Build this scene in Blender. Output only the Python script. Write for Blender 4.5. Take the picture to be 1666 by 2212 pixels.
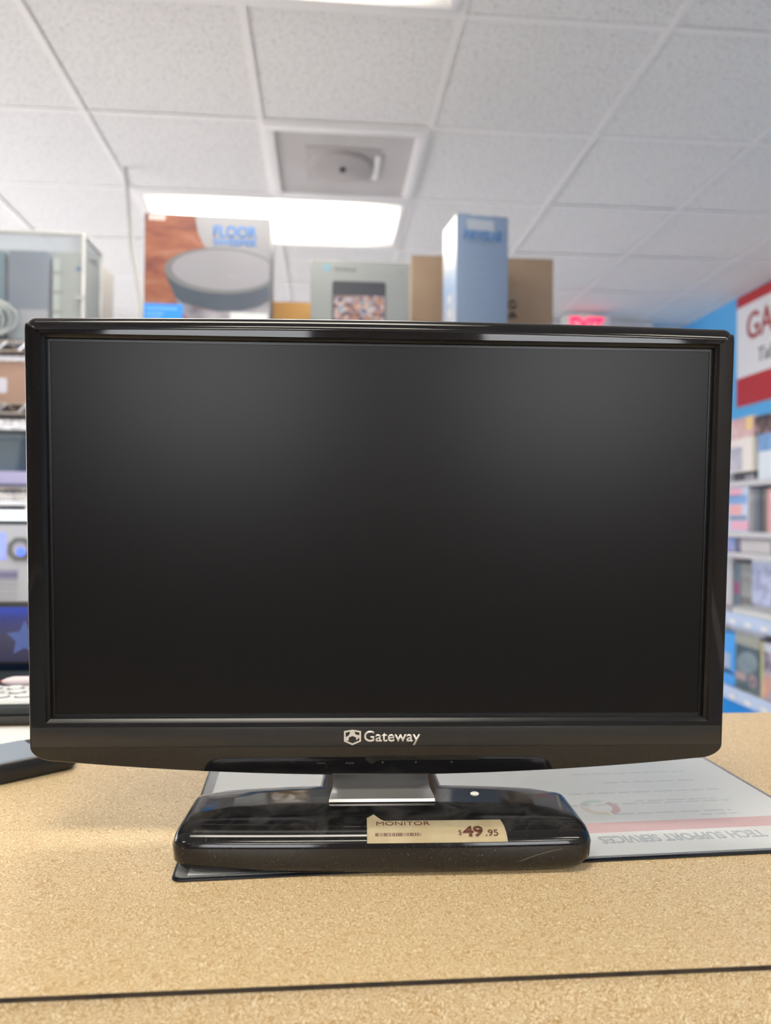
import bpy, bmesh, math, random
from mathutils import Vector, Matrix
random.seed(7)
for o in list(bpy.data.objects): bpy.data.objects.remove(o)
C = bpy.context.scene.collection
S = bpy.context.scene
rad = math.radians
CZ = 1.155            # eye height above the floor
CT = 0.92             # counter top height

# ------------------------------------------------------------------ camera, world, exposure
cd = bpy.data.cameras.new('camera'); cam = bpy.data.objects.new('camera', cd); C.objects.link(cam)
yaw, pitch, roll = rad(4.604), rad(0.528), rad(0.404)
fw = Vector((math.sin(yaw)*math.cos(pitch), math.cos(yaw)*math.cos(pitch), math.sin(pitch)))
rt = Vector((math.cos(yaw), -math.sin(yaw), 0)); up = rt.cross(fw)
r2 = math.cos(roll)*rt + math.sin(roll)*up; u2 = -math.sin(roll)*rt + math.cos(roll)*up
cam.matrix_world = Matrix(((r2.x, u2.x, -fw.x, 0), (r2.y, u2.y, -fw.y, 0), (r2.z, u2.z, -fw.z, CZ), (0, 0, 0, 1)))
cd.sensor_fit = 'HORIZONTAL'; cd.sensor_width = 36.0; cd.lens = 36.0*1620/1666
cd.clip_start = 0.02; cd.clip_end = 60
cd.dof.use_dof = True; cd.dof.focus_distance = 0.545; cd.dof.aperture_fstop = cd.lens/4.8
S.camera = cam
w = bpy.data.worlds.new('daylight'); S.world = w; w.use_nodes = True
wn = w.node_tree.nodes; bg = wn['Background']
bg.inputs[0].default_value = (1.0, 0.945, 0.955, 1); bg.inputs[1].default_value = 7.0
S.view_settings.view_transform = 'Standard'; S.view_settings.look = 'None'
S.view_settings.gamma = 1.0; S.view_settings.use_curve_mapping = False
S.view_settings.exposure = 0.42
LAMP = 15.0            # brightness of the ceiling troffers

# ------------------------------------------------------------------ materials
MATS = {}
def mat(name, col=(0.8, 0.8, 0.8), rough=0.5, metal=0.0, spec=0.5, coat=0.0, emit=None, es=1.0):
    if name in MATS: return MATS[name]
    m = bpy.data.materials.new(name); m.use_nodes = True
    b = m.node_tree.nodes['Principled BSDF']
    b.inputs['Base Color'].default_value = (*col, 1); b.inputs['Roughness'].default_value = rough
    b.inputs['Metallic'].default_value = metal; b.inputs['Specular IOR Level'].default_value = spec
    b.inputs['Coat Weight'].default_value = coat; b.inputs['Coat Roughness'].default_value = 0.03
    if emit:
        b.inputs['Emission Color'].default_value = (*emit, 1); b.inputs['Emission Strength'].default_value = es
    MATS[name] = m
    return m
def nodes(m): return m.node_tree.nodes, m.node_tree.links, m.node_tree.nodes['Principled BSDF']
def ramp(n, stops):
    r = n.new('ShaderNodeValToRGB'); e = r.color_ramp.elements
    while len(e) < len(stops): e.new(0.5)
    for i, (p, c) in enumerate(stops): e[i].position = p; e[i].color = (*c, 1)
    return r
def noise(n, l, scale, detail=2, dist=0.0, coord='Object', sc=None):
    t = n.new('ShaderNodeTexCoord'); x = n.new('ShaderNodeTexNoise')
    x.inputs['Scale'].default_value = scale; x.inputs['Detail'].default_value = detail; x.inputs['Distortion'].default_value = dist
    if sc:
        mp = n.new('ShaderNodeMapping'); mp.inputs['Scale'].default_value = sc
        l.new(t.outputs[coord], mp.inputs[0]); l.new(mp.outputs[0], x.inputs['Vector'])
    else: l.new(t.outputs[coord], x.inputs['Vector'])
    return x
def noisy(name, stops, scale, rough=0.5, detail=2, dist=0.0, sc=None, spec=0.5, bump=0.0, metal=0.0):
    """material whose own colour wanders between the stops"""
    if name in MATS: return MATS[name]
    m = mat(name, rough=rough, spec=spec, metal=metal); n, l, b = nodes(m)
    x = noise(n, l, scale, detail, dist, sc=sc); r = ramp(n, stops)
    l.new(x.outputs['Fac'], r.inputs[0]); l.new(r.outputs[0], b.inputs['Base Color'])
    if bump:
        bp = n.new('ShaderNodeBump'); bp.inputs['Strength'].default_value = bump; bp.inputs['Distance'].default_value = 0.002
        l.new(x.outputs['Fac'], bp.inputs['Height']); l.new(bp.outputs[0], b.inputs['Normal'])
    return m

def laminate(name):
    m = mat(name, rough=0.33, spec=0.5); n, l, b = nodes(m)
    tc = n.new('ShaderNodeTexCoord'); wp = n.new('ShaderNodeTexNoise'); wp.inputs['Scale'].default_value = 100; wp.inputs['Detail'].default_value = 1.0
    l.new(tc.outputs['Object'], wp.inputs['Vector'])
    sb = n.new('ShaderNodeVectorMath'); sb.operation = 'SUBTRACT'; sb.inputs[1].default_value = (0.5, 0.5, 0.5); l.new(wp.outputs['Color'], sb.inputs[0])
    sc = n.new('ShaderNodeVectorMath'); sc.operation = 'SCALE'; sc.inputs['Scale'].default_value = 0.024; l.new(sb.outputs[0], sc.inputs[0])
    ad = n.new('ShaderNodeVectorMath'); l.new(tc.outputs['Object'], ad.inputs[0]); l.new(sc.outputs[0], ad.inputs[1])
    mp = n.new('ShaderNodeMapping'); mp.inputs['Scale'].default_value = (0.34, 1.0, 1.0); l.new(ad.outputs[0], mp.inputs[0])
    x = n.new('ShaderNodeTexVoronoi'); x.feature = 'DISTANCE_TO_EDGE'; x.inputs['Scale'].default_value = 600; l.new(mp.outputs[0], x.inputs['Vector'])
    r = ramp(n, [(0.0, (0.47, 0.29, 0.12)), (0.05, (0.60, 0.40, 0.185)), (0.16, (0.81, 0.66, 0.41)), (0.40, (0.88, 0.76, 0.53))])
    l.new(x.outputs['Distance'], r.inputs[0]); l.new(r.outputs[0], b.inputs['Base Color'])
    y = noise(n, l, 900, 1.0, 0.4)
    bp = n.new('ShaderNodeBump'); bp.inputs['Strength'].default_value = 0.35; bp.inputs['Distance'].default_value = 0.0006
    l.new(y.outputs['Fac'], bp.inputs['Height']); l.new(bp.outputs[0], b.inputs['Normal'])
    return m
def tile_mat():
    m = mat('ceiling tile mineral fibre', rough=0.95, spec=0.1); n, l, b = nodes(m)
    x = noise(n, l, 95, 4.0, 0.3); r = ramp(n, [(0.30, (0.52, 0.51, 0.51)), (0.42, (0.78, 0.77, 0.77)), (0.7, (0.86, 0.85, 0.85))])
    l.new(x.outputs['Fac'], r.inputs[0]); l.new(r.outputs[0], b.inputs['Base Color'])
    bp = n.new('ShaderNodeBump'); bp.inputs['Strength'].default_value = 0.35; bp.inputs['Distance'].default_value = 0.004
    l.new(x.outputs['Fac'], bp.inputs['Height']); l.new(bp.outputs[0], b.inputs['Normal'])
    return m
def dusty_black(name, amount=0.5, scale=700, rough=0.06):
    m = mat(name, (0.006, 0.006, 0.007), rough=rough, spec=0.5); n, l, b = nodes(m)
    x = noise(n, l, scale, 2.0); r = ramp(n, [(0.645, (0, 0, 0)), (0.82, (1, 1, 1))])
    l.new(x.outputs['Fac'], r.inputs[0])
    y = noise(n, l, 38, 4.0, 1.5); r2_ = ramp(n, [(0.40, (0.05, 0.05, 0.05)), (0.72, (1, 1, 1))])
    l.new(y.outputs['Fac'], r2_.inputs[0])
    mu = n.new('ShaderNodeMath'); mu.operation = 'MULTIPLY'; l.new(r.outputs[0], mu.inputs[0]); l.new(r2_.outputs[0], mu.inputs[1])
    m2 = n.new('ShaderNodeMath'); m2.operation = 'MULTIPLY'; m2.inputs[1].default_value = amount; l.new(mu.outputs[0], m2.inputs[0])
    ge = n.new('ShaderNodeNewGeometry'); sz = n.new('ShaderNodeSeparateXYZ'); l.new(ge.outputs['Normal'], sz.inputs[0])
    upf = n.new('ShaderNodeMapRange'); upf.inputs['From Min'].default_value = 0.75; upf.inputs['From Max'].default_value = 0.99; upf.inputs['To Max'].default_value = 0.26*amount; l.new(sz.outputs[2], upf.inputs['Value'])
    m3 = n.new('ShaderNodeMath'); m3.operation = 'MULTIPLY'; l.new(upf.outputs[0], m3.inputs[0]); l.new(r2_.outputs[0], m3.inputs[1])
    m4 = n.new('ShaderNodeMath'); m4.operation = 'ADD'; l.new(m2.outputs[0], m4.inputs[0]); l.new(m3.outputs[0], m4.inputs[1])
    mx = n.new('ShaderNodeMix'); mx.data_type = 'RGBA'
    mx.inputs['A'].default_value = (0.006, 0.006, 0.007, 1); mx.inputs['B'].default_value = (0.42, 0.40, 0.38, 1)
    l.new(m4.outputs[0], mx.inputs['Factor']); l.new(mx.outputs['Result'], b.inputs['Base Color'])
    rr = n.new('ShaderNodeMapRange'); rr.inputs['To Min'].default_value = rough; rr.inputs['To Max'].default_value = rough+0.22*amount
    l.new(r2_.outputs[0], rr.inputs['Value']); l.new(rr.outputs[0], b.inputs['Roughness'])
    return m
def clear_mat(name, tint=(0.93, 0.96, 0.97), refl=0.10, haze=0.0, rough=0.05):
    """thin clear sheet: mostly transparent, a little mirror, a little white haze of its own"""
    if name in MATS: return MATS[name]
    m = bpy.data.materials.new(name); m.use_nodes = True; n, l = m.node_tree.nodes, m.node_tree.links
    n.clear(); out = n.new('ShaderNodeOutputMaterial')
    t = n.new('ShaderNodeBsdfTransparent'); t.inputs[0].default_value = (*tint, 1)
    g = n.new('ShaderNodeBsdfGlossy'); g.inputs['Roughness'].default_value = rough
    d = n.new('ShaderNodeBsdfDiffuse'); d.inputs[0].default_value = (0.85, 0.87, 0.88, 1)
    a = n.new('ShaderNodeMixShader'); a.inputs[0].default_value = haze; l.new(t.outputs[0], a.inputs[1]); l.new(d.outputs[0], a.inputs[2])
    f = n.new('ShaderNodeLayerWeight'); f.inputs[0].default_value = 0.25
    k = n.new('ShaderNodeMapRange'); k.inputs['To Min'].default_value = refl*0.5; k.inputs['To Max'].default_value = min(1, refl*5)
    l.new(f.outputs['Fresnel'], k.inputs['Value'])
    c = n.new('ShaderNodeMixShader'); l.new(k.outputs[0], c.inputs[0]); l.new(a.outputs[0], c.inputs[1]); l.new(g.outputs[0], c.inputs[2])
    l.new(c.outputs[0], out.inputs[0]); MATS[name] = m
    return m

M_LAM = laminate('cream vermicelli laminate')
M_TILE = tile_mat()
M_GRID = mat('white painted grid steel', (0.86, 0.84, 0.84), 0.45)
M_WHITE = mat('white wall paint', (0.80, 0.79, 0.79), 0.7)
M_BLUE = noisy('sky blue wall paint', [(0.3, (0.10, 0.42, 0.80)), (0.7, (0.12, 0.46, 0.84))], 3, 0.55)
M_FLOOR = noisy('pale speckled vinyl', [(0.35, (0.62, 0.59, 0.57)), (0.65, (0.72, 0.69, 0.67))], 60, 0.4)
M_PIANO = dusty_black('piano black plastic', 0.06, 500, 0.045)
M_DUSTY = dusty_black('dusty piano black plastic', 0.38, 800, 0.05)
M_BAND = mat('satin black plastic', (0.018, 0.018, 0.018), 0.28)
M_BLACK = mat('black plastic', (0.012, 0.012, 0.013), 0.4)
M_DARK = mat('dark seam', (0.004, 0.004, 0.004), 0.6)
M_SCREEN = mat('matte lcd panel', (0.0022, 0.0020, 0.0022), 0.30, spec=0.29)
M_SILVER = mat('brushed aluminium', (0.80, 0.79, 0.78), 0.36, metal=0.85)
M_LOGO = mat('warm silver print', (0.70, 0.66, 0.60), 0.35, metal=0.3)
M_LABEL = noisy('cream paper label', [(0.35, (0.74, 0.62, 0.38)), (0.6, (0.84, 0.73, 0.50))], 60, 0.55)
M_BROWNINK = mat('brown ink', (0.12, 0.04, 0.025), 0.6)
M_CHROME = mat('chrome wire', (0.78, 0.78, 0.80), 0.18, metal=1.0)
M_CARD = noisy('kraft cardboard', [(0.3, (0.42, 0.29, 0.19)), (0.7, (0.48, 0.34, 0.23))], 12, 0.8)
M_CARD2 = noisy('orange kraft cardboard', [(0.3, (0.55, 0.30, 0.10)), (0.7, (0.60, 0.34, 0.12))], 12, 0.8)
M_PAPER = mat('white paper', (0.82, 0.82, 0.82), 0.6)
M_RED = mat('red print', (0.55, 0.035, 0.04), 0.5)
M_DARKINK = mat('dark ink', (0.05, 0.05, 0.06), 0.6)
M_EDGE = noisy('dark laminate edge', [(0.3, (0.02, 0.014, 0.01)), (0.7, (0.05, 0.035, 0.02))], 90, 0.5)

# ------------------------------------------------------------------ builders
def finish(name, bm, m, parent=None, smooth=None, loc=None, rotz=0):
    bmesh.ops.recalc_face_normals(bm, faces=bm.faces)
    me = bpy.data.meshes.new(name); bm.to_mesh(me); bm.free()
    if m:
        for q in (m if isinstance(m, (list, tuple)) else [m]): me.materials.append(q)
    if smooth is not None:
        for p in me.polygons: p.use_smooth = True
        me.set_sharp_from_angle(angle=rad(smooth))
    o = bpy.data.objects.new(name, me); C.objects.link(o)
    if parent: o.parent = parent
    if loc is not None: o.location = loc
    if rotz: o.rotation_euler.z = rotz
    return o
def add_box(bm, x0, x1, y0, y1, z0, z1, bev=0.0, mi=0):
    vs = [bm.verts.new(p) for p in ((x0,y0,z0),(x1,y0,z0),(x1,y1,z0),(x0,y1,z0),(x0,y0,z1),(x1,y0,z1),(x1,y1,z1),(x0,y1,z1))]
    fs = [bm.faces.new([vs[i] for i in f]) for f in ((3,2,1,0),(4,5,6,7),(0,1,5,4),(1,2,6,5),(2,3,7,6),(3,0,4,7))]
    for f in fs: f.material_index = mi
    if bev:
        es = list({e for f in fs for e in f.edges})
        bmesh.ops.bevel(bm, geom=es, offset=bev, segments=2, affect='EDGES', profile=0.6)
def box(name, x0, x1, y0, y1, z0, z1, m, parent=None, bev=0.0):
    bm = bmesh.new(); add_box(bm, x0, x1, y0, y1, z0, z1, bev)
    return finish(name, bm, m, parent, 40 if bev else None)
def add_prism(bm, pts, a0, a1, axis='y', mi=0):
    """polygon pts (u,v) swept along axis from a0 to a1; 'y': u=x v=z, 'z': u=x v=y, 'x': u=y v=z"""
    P = {'y': lambda u, v, a: (u, a, v), 'z': lambda u, v, a: (u, v, a), 'x': lambda u, v, a: (a, u, v)}[axis]
    A = [bm.verts.new(P(u, v, a0)) for u, v in pts]; B = [bm.verts.new(P(u, v, a1)) for u, v in pts]
    n = len(pts); fs = [bm.faces.new(A[::-1]), bm.faces.new(B)]
    for i in range(n): fs.append(bm.faces.new((A[i], A[(i+1) % n], B[(i+1) % n], B[i])))
    for f in fs: f.material_index = mi
def prism(name, pts, a0, a1, m, parent=None, axis='y', smooth=None):
    bm = bmesh.new(); add_prism(bm, pts, a0, a1, axis); return finish(name, bm, m, parent, smooth)
def add_rod(bm, p, q, r, n=6):
    p, q = Vector(p), Vector(q); d = (q-p).normalized(); a = d.orthogonal().normalized(); b = d.cross(a)
    A = [bm.verts.new(p + r*(math.cos(t)*a + math.sin(t)*b)) for t in (2*math.pi*i/n for i in range(n))]
    B = [bm.verts.new(v.co + (q-p)) for v in A]
    bm.faces.new(A[::-1]); bm.faces.new(B)
    for i in range(n): bm.faces.new((A[i], A[(i+1) % n], B[(i+1) % n], B[i]))
def add_tube(bm, pts, r, n=8):
    rings = []
    for i, p in enumerate(pts):
        d = (Vector(pts[min(i+1, len(pts)-1)]) - Vector(pts[max(i-1, 0)])).normalized()
        a = d.cross(Vector((0.13, 1, 0.2))).normalized(); b = d.cross(a)
        rings.append([bm.verts.new(Vector(p) + r*(math.cos(t)*a + math.sin(t)*b)) for t in (2*math.pi*k/n for k in range(n))])
    for A, B in zip(rings, rings[1:]):
        for i in range(n): bm.faces.new((A[i], A[(i+1) % n], B[(i+1) % n], B[i]))
    bm.faces.new(rings[0][::-1]); bm.faces.new(rings[-1])
def loft(bm, rings, cap0=True, cap1=True):
    R = [[bm.verts.new(p) for p in r] for r in rings]; n = len(R[0])
    for A, B in zip(R, R[1:]):
        for i in range(n): bm.faces.new((A[i], A[(i+1) % n], B[(i+1) % n], B[i]))
    if cap0: bm.faces.new(R[0][::-1])
    if cap1: bm.faces.new(R[-1])
def ellipse(cx, cy, a, b, n=40, rot=0):
    return [(cx + a*math.cos(t)*math.cos(rot) - b*math.sin(t)*math.sin(rot), cy + a*math.cos(t)*math.sin(rot) + b*math.sin(t)*math.cos(rot)) for t in (2*math.pi*i/n for i in range(n))]
def rrect(x0, x1, y0, y1, r, n=5):
    p = []
    for cx, cy, a in ((x1-r, y1-r, 0), (x0+r, y1-r, 90), (x0+r, y0+r, 180), (x1-r, y0+r, 270)):
        for i in range(n+1): p.append((cx + r*math.cos(rad(a+90*i/n)), cy + r*math.sin(rad(a+90*i/n))))
    return p
def thing(name, label, cat, loc=(0, 0, 0), rotz=0, group=None):
    o = bpy.data.objects.new(name, None); C.objects.link(o); o.empty_display_size = 0.05
    o.location = loc; o.rotation_euler = (0, 0, rotz); o['label'] = label; o['category'] = cat
    if group: o['group'] = group
    return o
def tag(o, label, cat, group=None):
    o['label'] = label; o['category'] = cat
    if group: o['group'] = group
    return o
def struct(o): o['kind'] = 'structure'; return o
def glyphs(body, bold=0.0, shear=0.0, res=4, spacing=1.0):
    cu = bpy.data.curves.new('t', 'FONT'); cu.body = body; cu.resolution_u = res; cu.offset = bold; cu.shear = shear; cu.space_character = spacing
    o = bpy.data.objects.new('t', cu); C.objects.link(o)
    dg = bpy.context.evaluated_depsgraph_get(); me = bpy.data.meshes.new_from_object(o.evaluated_get(dg))
    bpy.data.objects.remove(o); bpy.data.curves.remove(cu)
    bm = bmesh.new(); bm.from_mesh(me); bpy.data.meshes.remove(me)
    bmesh.ops.remove_doubles(bm, verts=bm.verts, dist=1e-5)
    return bm
def lettering(body, x0, x1, y0, y1, place, m, parent, depth=0.0005, bold=0.0, shear=0.0, name='lettering', full=None, spacing=1.0, raw=None):
    """flat letters stretched into the box x0..x1, y0..y1 and put in space by place(u, v, lift)"""
    bm = glyphs(body, bold, shear, spacing=spacing)
    xs = [v.co.x for v in bm.verts]; ys = [v.co.y for v in bm.verts]
    ax, bx, ay, by = min(xs), max(xs), min(ys), max(ys)
    ex = bmesh.ops.extrude_face_region(bm, geom=list(bm.faces))
    top = {g for g in ex['geom'] if isinstance(g, bmesh.types.BMVert)}
    for v in bm.verts:
        u = x0 + (v.co.x-ax)/(bx-ax)*(x1-x0); q = y0 + (v.co.y-ay)/(by-ay)*(y1-y0)
        v.co = Vector(place(u, q, depth if v in top else 0.0))
    return finish(name, bm, m, parent)
FRONT = lambda y: (lambda u, v, k: (u, y-k, v))        # on a face that looks towards -y
def carton(name, label, w, d, h, loc, rotz, m, cat='box', group=None, tape=None, slot=True):
    """closed carton standing at loc (centre of its base), front towards -y: body with flap seam on top"""
    t = thing(name, label, cat, loc, rotz, group)
    box('body', -w/2, w/2, -d/2, d/2, 0, h-0.0025, m, t, 0.0012)
    box('top_flap', -w/2+0.001, w/2-0.001, -d/2+0.001, -0.0008, h-0.0025, h, m, t)
    box('top_flap', -w/2+0.001, w/2-0.001, 0.0008, d/2-0.001, h-0.0025, h, m, t)
    if tape: box('packing_tape', -0.024, 0.024, -d/2-0.0003, d/2+0.0003, h, h+0.0004, tape, t)
    return t

# ------------------------------------------------------------------ room shell
X0, X1, Y0, Y1, ZC = -3.6, 2.59, -5.0, 5.42, CZ+1.414
struct(box('floor', X0-0.1, X1+0.1, Y0-0.1, Y1+0.1, -0.1, 0, M_FLOOR))
struct(box('wall_right', X1, X1+0.1, Y0-0.1, Y1+0.1, 0, ZC+0.3, M_BLUE))
struct(box('wall_back', X0, X1, Y1, Y1+0.1, 0, ZC+0.3, M_WHITE))
struct(box('trim_2', 1.9, X1-0.001, Y1-0.012, Y1-0.0005, 0, ZC-0.004, M_BLUE))
# shop front out of view: a long glazed window in the left wall; taupe rear panels added to darken reflections
M_BRONZE = mat('dark bronze frame', (0.03, 0.028, 0.025), 0.4)
def window_wall(wall, number, axis, a0, a1, p0, p1, wz0, wz1, holes, m):
    """wall slab from p0 to p1 across, a0..a1 along, with glazed holes (from, to, mullions) between heights wz0 and wz1"""
    B = (lambda u0, u1, q0, q1, z0, z1: (u0, u1, q0, q1, z0, z1)) if axis == 'x' else (lambda u0, u1, q0, q1, z0, z1: (q0, q1, u0, u1, z0, z1))
    bm = bmesh.new(); add_box(bm, *B(a0, a1, p0, p1, 0, wz0)); add_box(bm, *B(a0, a1, p0, p1, wz1, ZC+0.3))
    e = [a0]+[v for h in holes for v in h[:2]]+[a1]
    for u, v in zip(e[::2], e[1::2]): add_box(bm, *B(u, v, p0, p1, wz0, wz1))
    struct(finish(wall, bm, m))
    for k, (w0, w1, bars) in enumerate(holes):
        win = bpy.data.objects.new('window_%d' % (number+k), None); C.objects.link(win); struct(win)
        f0, f1 = p0+0.02, p1-0.02; g = (p0+p1)/2; bm = bmesh.new()
        for b in ((w0, w1, f0, f1, wz0, wz0+0.05), (w0, w1, f0, f1, wz1-0.05, wz1), (w0, w0+0.05, f0, f1, wz0+0.05, wz1-0.05), (w1-0.05, w1, f0, f1, wz0+0.05, wz1-0.05)): add_box(bm, *B(*b))
        for u in bars: add_box(bm, *B(u-0.03, u+0.03, f0, f1, wz0+0.05, wz1-0.05))
        finish('window_frame', bm, M_BRONZE, win)
        e = [w0+0.02]+list(bars)+[w1-0.02]
        for u, v in zip(e, e[1:]): box('pane', *B(u+0.03, v-0.03, g-0.003, g+0.003, wz0+0.05, wz1-0.05), clear_mat('window glass'), win)
M_TAUPE = mat('taupe shop wall', (0.34, 0.30, 0.27), 0.7)
window_wall('wall_left', 1, 'y', Y0-0.1, Y1+0.1, X0-0.1, X0, 0.30, 1.95, [(1.6, 5.1, (3.3,))], M_WHITE)
window_wall('wall_front', 2, 'x', X0, X1, Y0-0.1, Y0, 0.95, 2.44, [(-2.3, -0.55, ()), (0.75, 2.45, ())], M_TAUPE)
struct(box('trim_3', X1-0.02, X1-0.0005, Y0+0.001, -0.3, 0, ZC-0.004, M_TAUPE))  # both taupe side panels added to darken the bezel reflections
struct(box('trim_4', X0+0.0005, X0+0.02, Y0+0.001, 0.6, 0, ZC-0.004, M_TAUPE))

tag(box('added_floor_mat', -3.2, 2.2, -4.6, 0.32, 0, 0.012, mat('grey rubber', (0.20, 0.19, 0.185), 0.7)), 'grey mat added on the unseen floor behind the viewer to darken screen reflection', 'mat')  # added out of view to darken the lower screen reflection
# suspended ceiling: slab above, one object per tile, steel runners between
ceil = struct(box('ceiling', X0, X1, Y0, Y1, ZC+0.20, ZC+0.30, M_WHITE))
T = 0.6096; GX, GY = -0.8505, 2.0712
LIGHTS = [(0, 2), (0, -1), (0, -4), (0, -7), (-1, -10), (3, -10), (3, -7), (-4, -7)]    # first column, row, two tiles wide each; last two added to brighten the front
taken = {(c+k, r) for c, r in LIGHTS for k in (0, 1)}; VENT = (1, 1); taken.add(VENT)
full = None
for c in range(-5, 6):
    for r in range(-13, 6):
        if (c, r) in taken: continue
        a, b = max(GX+c*T+0.009, X0+0.003), min(GX+(c+1)*T-0.009, X1-0.003)
        p, q = max(GY+r*T+0.009, Y0+0.003), min(GY+(r+1)*T-0.009, Y1-0.003)
        if b-a < 0.02 or q-p < 0.02: continue
        whole = b-a > T-0.02 and q-p > T-0.02
        if whole and full: o = bpy.data.objects.new('ceiling_tile', full); C.objects.link(o)
        else:
            bm = bmesh.new(); ww, hh = b-a, q-p
            loft(bm, [[(x, y, z) for x, y in ((-ww/2+i, -hh/2+i), (ww/2-i, -hh/2+i), (ww/2-i, hh/2-i), (-ww/2+i, hh/2-i))] for i, z in ((0, 0.020), (0, 0.004), (0.004, 0.001))])
            o = finish('ceiling_tile', bm, M_TILE)
            if whole: full = o.data
        o.parent = ceil; o.location = ((a+b)/2, (p+q)/2, ZC + random.uniform(0.0, 0.003))
def runner(x0, x1, y0, y1, z):
    bm = bmesh.new(); add_box(bm, x0, x1, y0, y1, z-0.002, z+0.001)
    if x1-x0 > y1-y0: add_box(bm, x0, x1, (y0+y1)/2-0.002, (y0+y1)/2+0.002, z+0.001, z+0.038)
    else: add_box(bm, (x0+x1)/2-0.002, (x0+x1)/2+0.002, y0, y1, z+0.001, z+0.038)
    finish('grid_runner', bm, M_GRID, ceil)
for c in range(-4, 6):                                      # long runners stop where a two-bay light sits
    cuts = sorted(GY+r*T for k, r in LIGHTS if k+1 == c); y = Y0+0.002
    for q in cuts: runner(GX+c*T-0.012, GX+c*T+0.012, y, q, ZC); y = q+T
    runner(GX+c*T-0.012, GX+c*T+0.012, y, Y1-0.002, ZC)
for r in range(-11, 6): runner(X0+0.002, X1-0.002, GY+r*T-0.0119, GY+r*T+0.0119, ZC+0.0003)
bm = bmesh.new()
for x in (X0, X1-0.024): add_box(bm, x, x+0.024, Y0, Y1, ZC-0.003, ZC)
for y in (Y0, Y1-0.024): add_box(bm, X0+0.024, X1-0.024, y, y+0.024, ZC-0.003, ZC)
finish('wall_angle', bm, M_GRID, ceil)

def lens_mat():
    m = mat('glowing prismatic lens', (0.9, 0.9, 0.88), 0.5); n, l, b = nodes(m)
    t = n.new('ShaderNodeTexCoord'); s = n.new('ShaderNodeSeparateXYZ'); l.new(t.outputs['Object'], s.inputs[0])
    def fall(sock, half, soft):
        a = n.new('ShaderNodeMath'); a.operation = 'ABSOLUTE'; l.new(sock, a.inputs[0])
        k = n.new('ShaderNodeMapRange'); k.inputs['From Min'].default_value = half; k.inputs['From Max'].default_value = half-soft
        k.inputs['To Min'].default_value = 0.07; k.interpolation_type = 'SMOOTHSTEP'
        l.new(a.outputs[0], k.inputs['Value']); return k
    kx, ky = fall(s.outputs[0], 0.59, 0.30), fall(s.outputs[1], 0.285, 0.22)
    mu = n.new('ShaderNodeMath'); mu.operation = 'MULTIPLY'; l.new(kx.outputs[0], mu.inputs[0]); l.new(ky.outputs[0], mu.inputs[1])
    m2 = n.new('ShaderNodeMath'); m2.operation = 'MULTIPLY'; m2.inputs[1].default_value = LAMP; l.new(mu.outputs[0], m2.inputs[0])
    b.inputs['Emission Color'].default_value = (1.0, 0.93, 0.80, 1); l.new(m2.outputs[0], b.inputs['Emission Strength'])
    return m
M_LENS = lens_mat()
LAB = {(0, 2): 'lit fluorescent ceiling panel behind the floor sweeper carton', (0, -1): 'lit fluorescent ceiling panel cut by the top edge of the photo', (-4, -7): 'lit ceiling panel added out of view at left to brighten the counter', (0, -4): 'lit fluorescent ceiling panel right over the viewer', (0, -7): 'lit fluorescent ceiling panel behind the viewer, middle column', (3, -7): 'lit ceiling panel added behind the viewer at right for front light', (-1, -10): 'lit fluorescent ceiling panel far behind the viewer, left column', (3, -10): 'lit fluorescent ceiling panel far behind the viewer, right column'}
for c, r in LIGHTS:
    t = thing('ceiling_light', LAB.get((c, r), 'lit fluorescent ceiling panel out of view overhead'), 'light', (GX+(c+1)*T, GY+(r+0.5)*T, ZC), 0, 'fluorescent ceiling panels')
    hw, hh = T-0.013, T/2-0.013
    bm = bmesh.new()
    for b in ((-hw, hw, -hh, -hh+0.026), (-hw, hw, hh-0.026, hh), (-hw, -hw+0.026, -hh+0.026, hh-0.026), (hw-0.026, hw, -hh+0.026, hh-0.026)):
        add_box(bm, b[0], b[1], b[2], b[3], -0.008, 0.012, 0.002)
    add_box(bm, -hw, hw, -hh, hh, 0.06, 0.09)
    finish('frame', bm, M_GRID, t, 40)
    box('lens', -hw+0.027, hw-0.027, -hh+0.027, hh-0.027, -0.001, 0.003, M_LENS, t)
# plain metal return panel with a patch plate, in the tile bay nearer than the lit panel
t = thing('ceiling_vent', 'square grey metal ceiling panel with white rim and round plate, beside the lit panel', 'vent', (GX+(VENT[0]+0.5)*T, GY+(VENT[1]+0.5)*T, ZC))
bm = bmesh.new(); h = T/2-0.004
for b in ((-h, h, -h, -h+0.04), (-h, h, h-0.04, h), (-h, -h+0.04, -h+0.04, h-0.04), (h-0.04, h, -h+0.04, h-0.04)): add_box(bm, b[0], b[1], b[2], b[3], -0.014, 0.006, 0.003)
finish('rim', bm, M_GRID, t, 40)
M_VENT = noisy('dull grey vent paint', [(0.3, (0.52, 0.49, 0.49)), (0.7, (0.58, 0.55, 0.55))], 5, 0.6)
box('face_plate', -h+0.04, h-0.04, -h+0.04, h-0.04, -0.004, 0.002, M_VENT, t)
box('mounting_plate', -0.15, 0.14, -0.145, 0.13, -0.008, -0.004, mat('mid vent paint', (0.47, 0.44, 0.44), 0.6), t, 0.0015)
M_V2 = mat('darker vent paint', (0.43, 0.40, 0.40), 0.6)
bm = bmesh.new(); loft(bm, [[(x, y, z) for x, y in ellipse(-0.01, 0, a, a, 36)] for a, z in ((0.125, -0.008), (0.125, -0.020), (0.11, -0.026))]); finish('round_cover', bm, M_V2, t, 40)
box('white_tab', 0.118, 0.142, -0.10, 0.10, -0.014, -0.008, M_GRID, t, 0.002)
prism('sensor', ellipse(-0.005, -0.02, 0.012, 0.012, 16), -0.038, -0.028, M_DARKINK, t, 'z')

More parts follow.
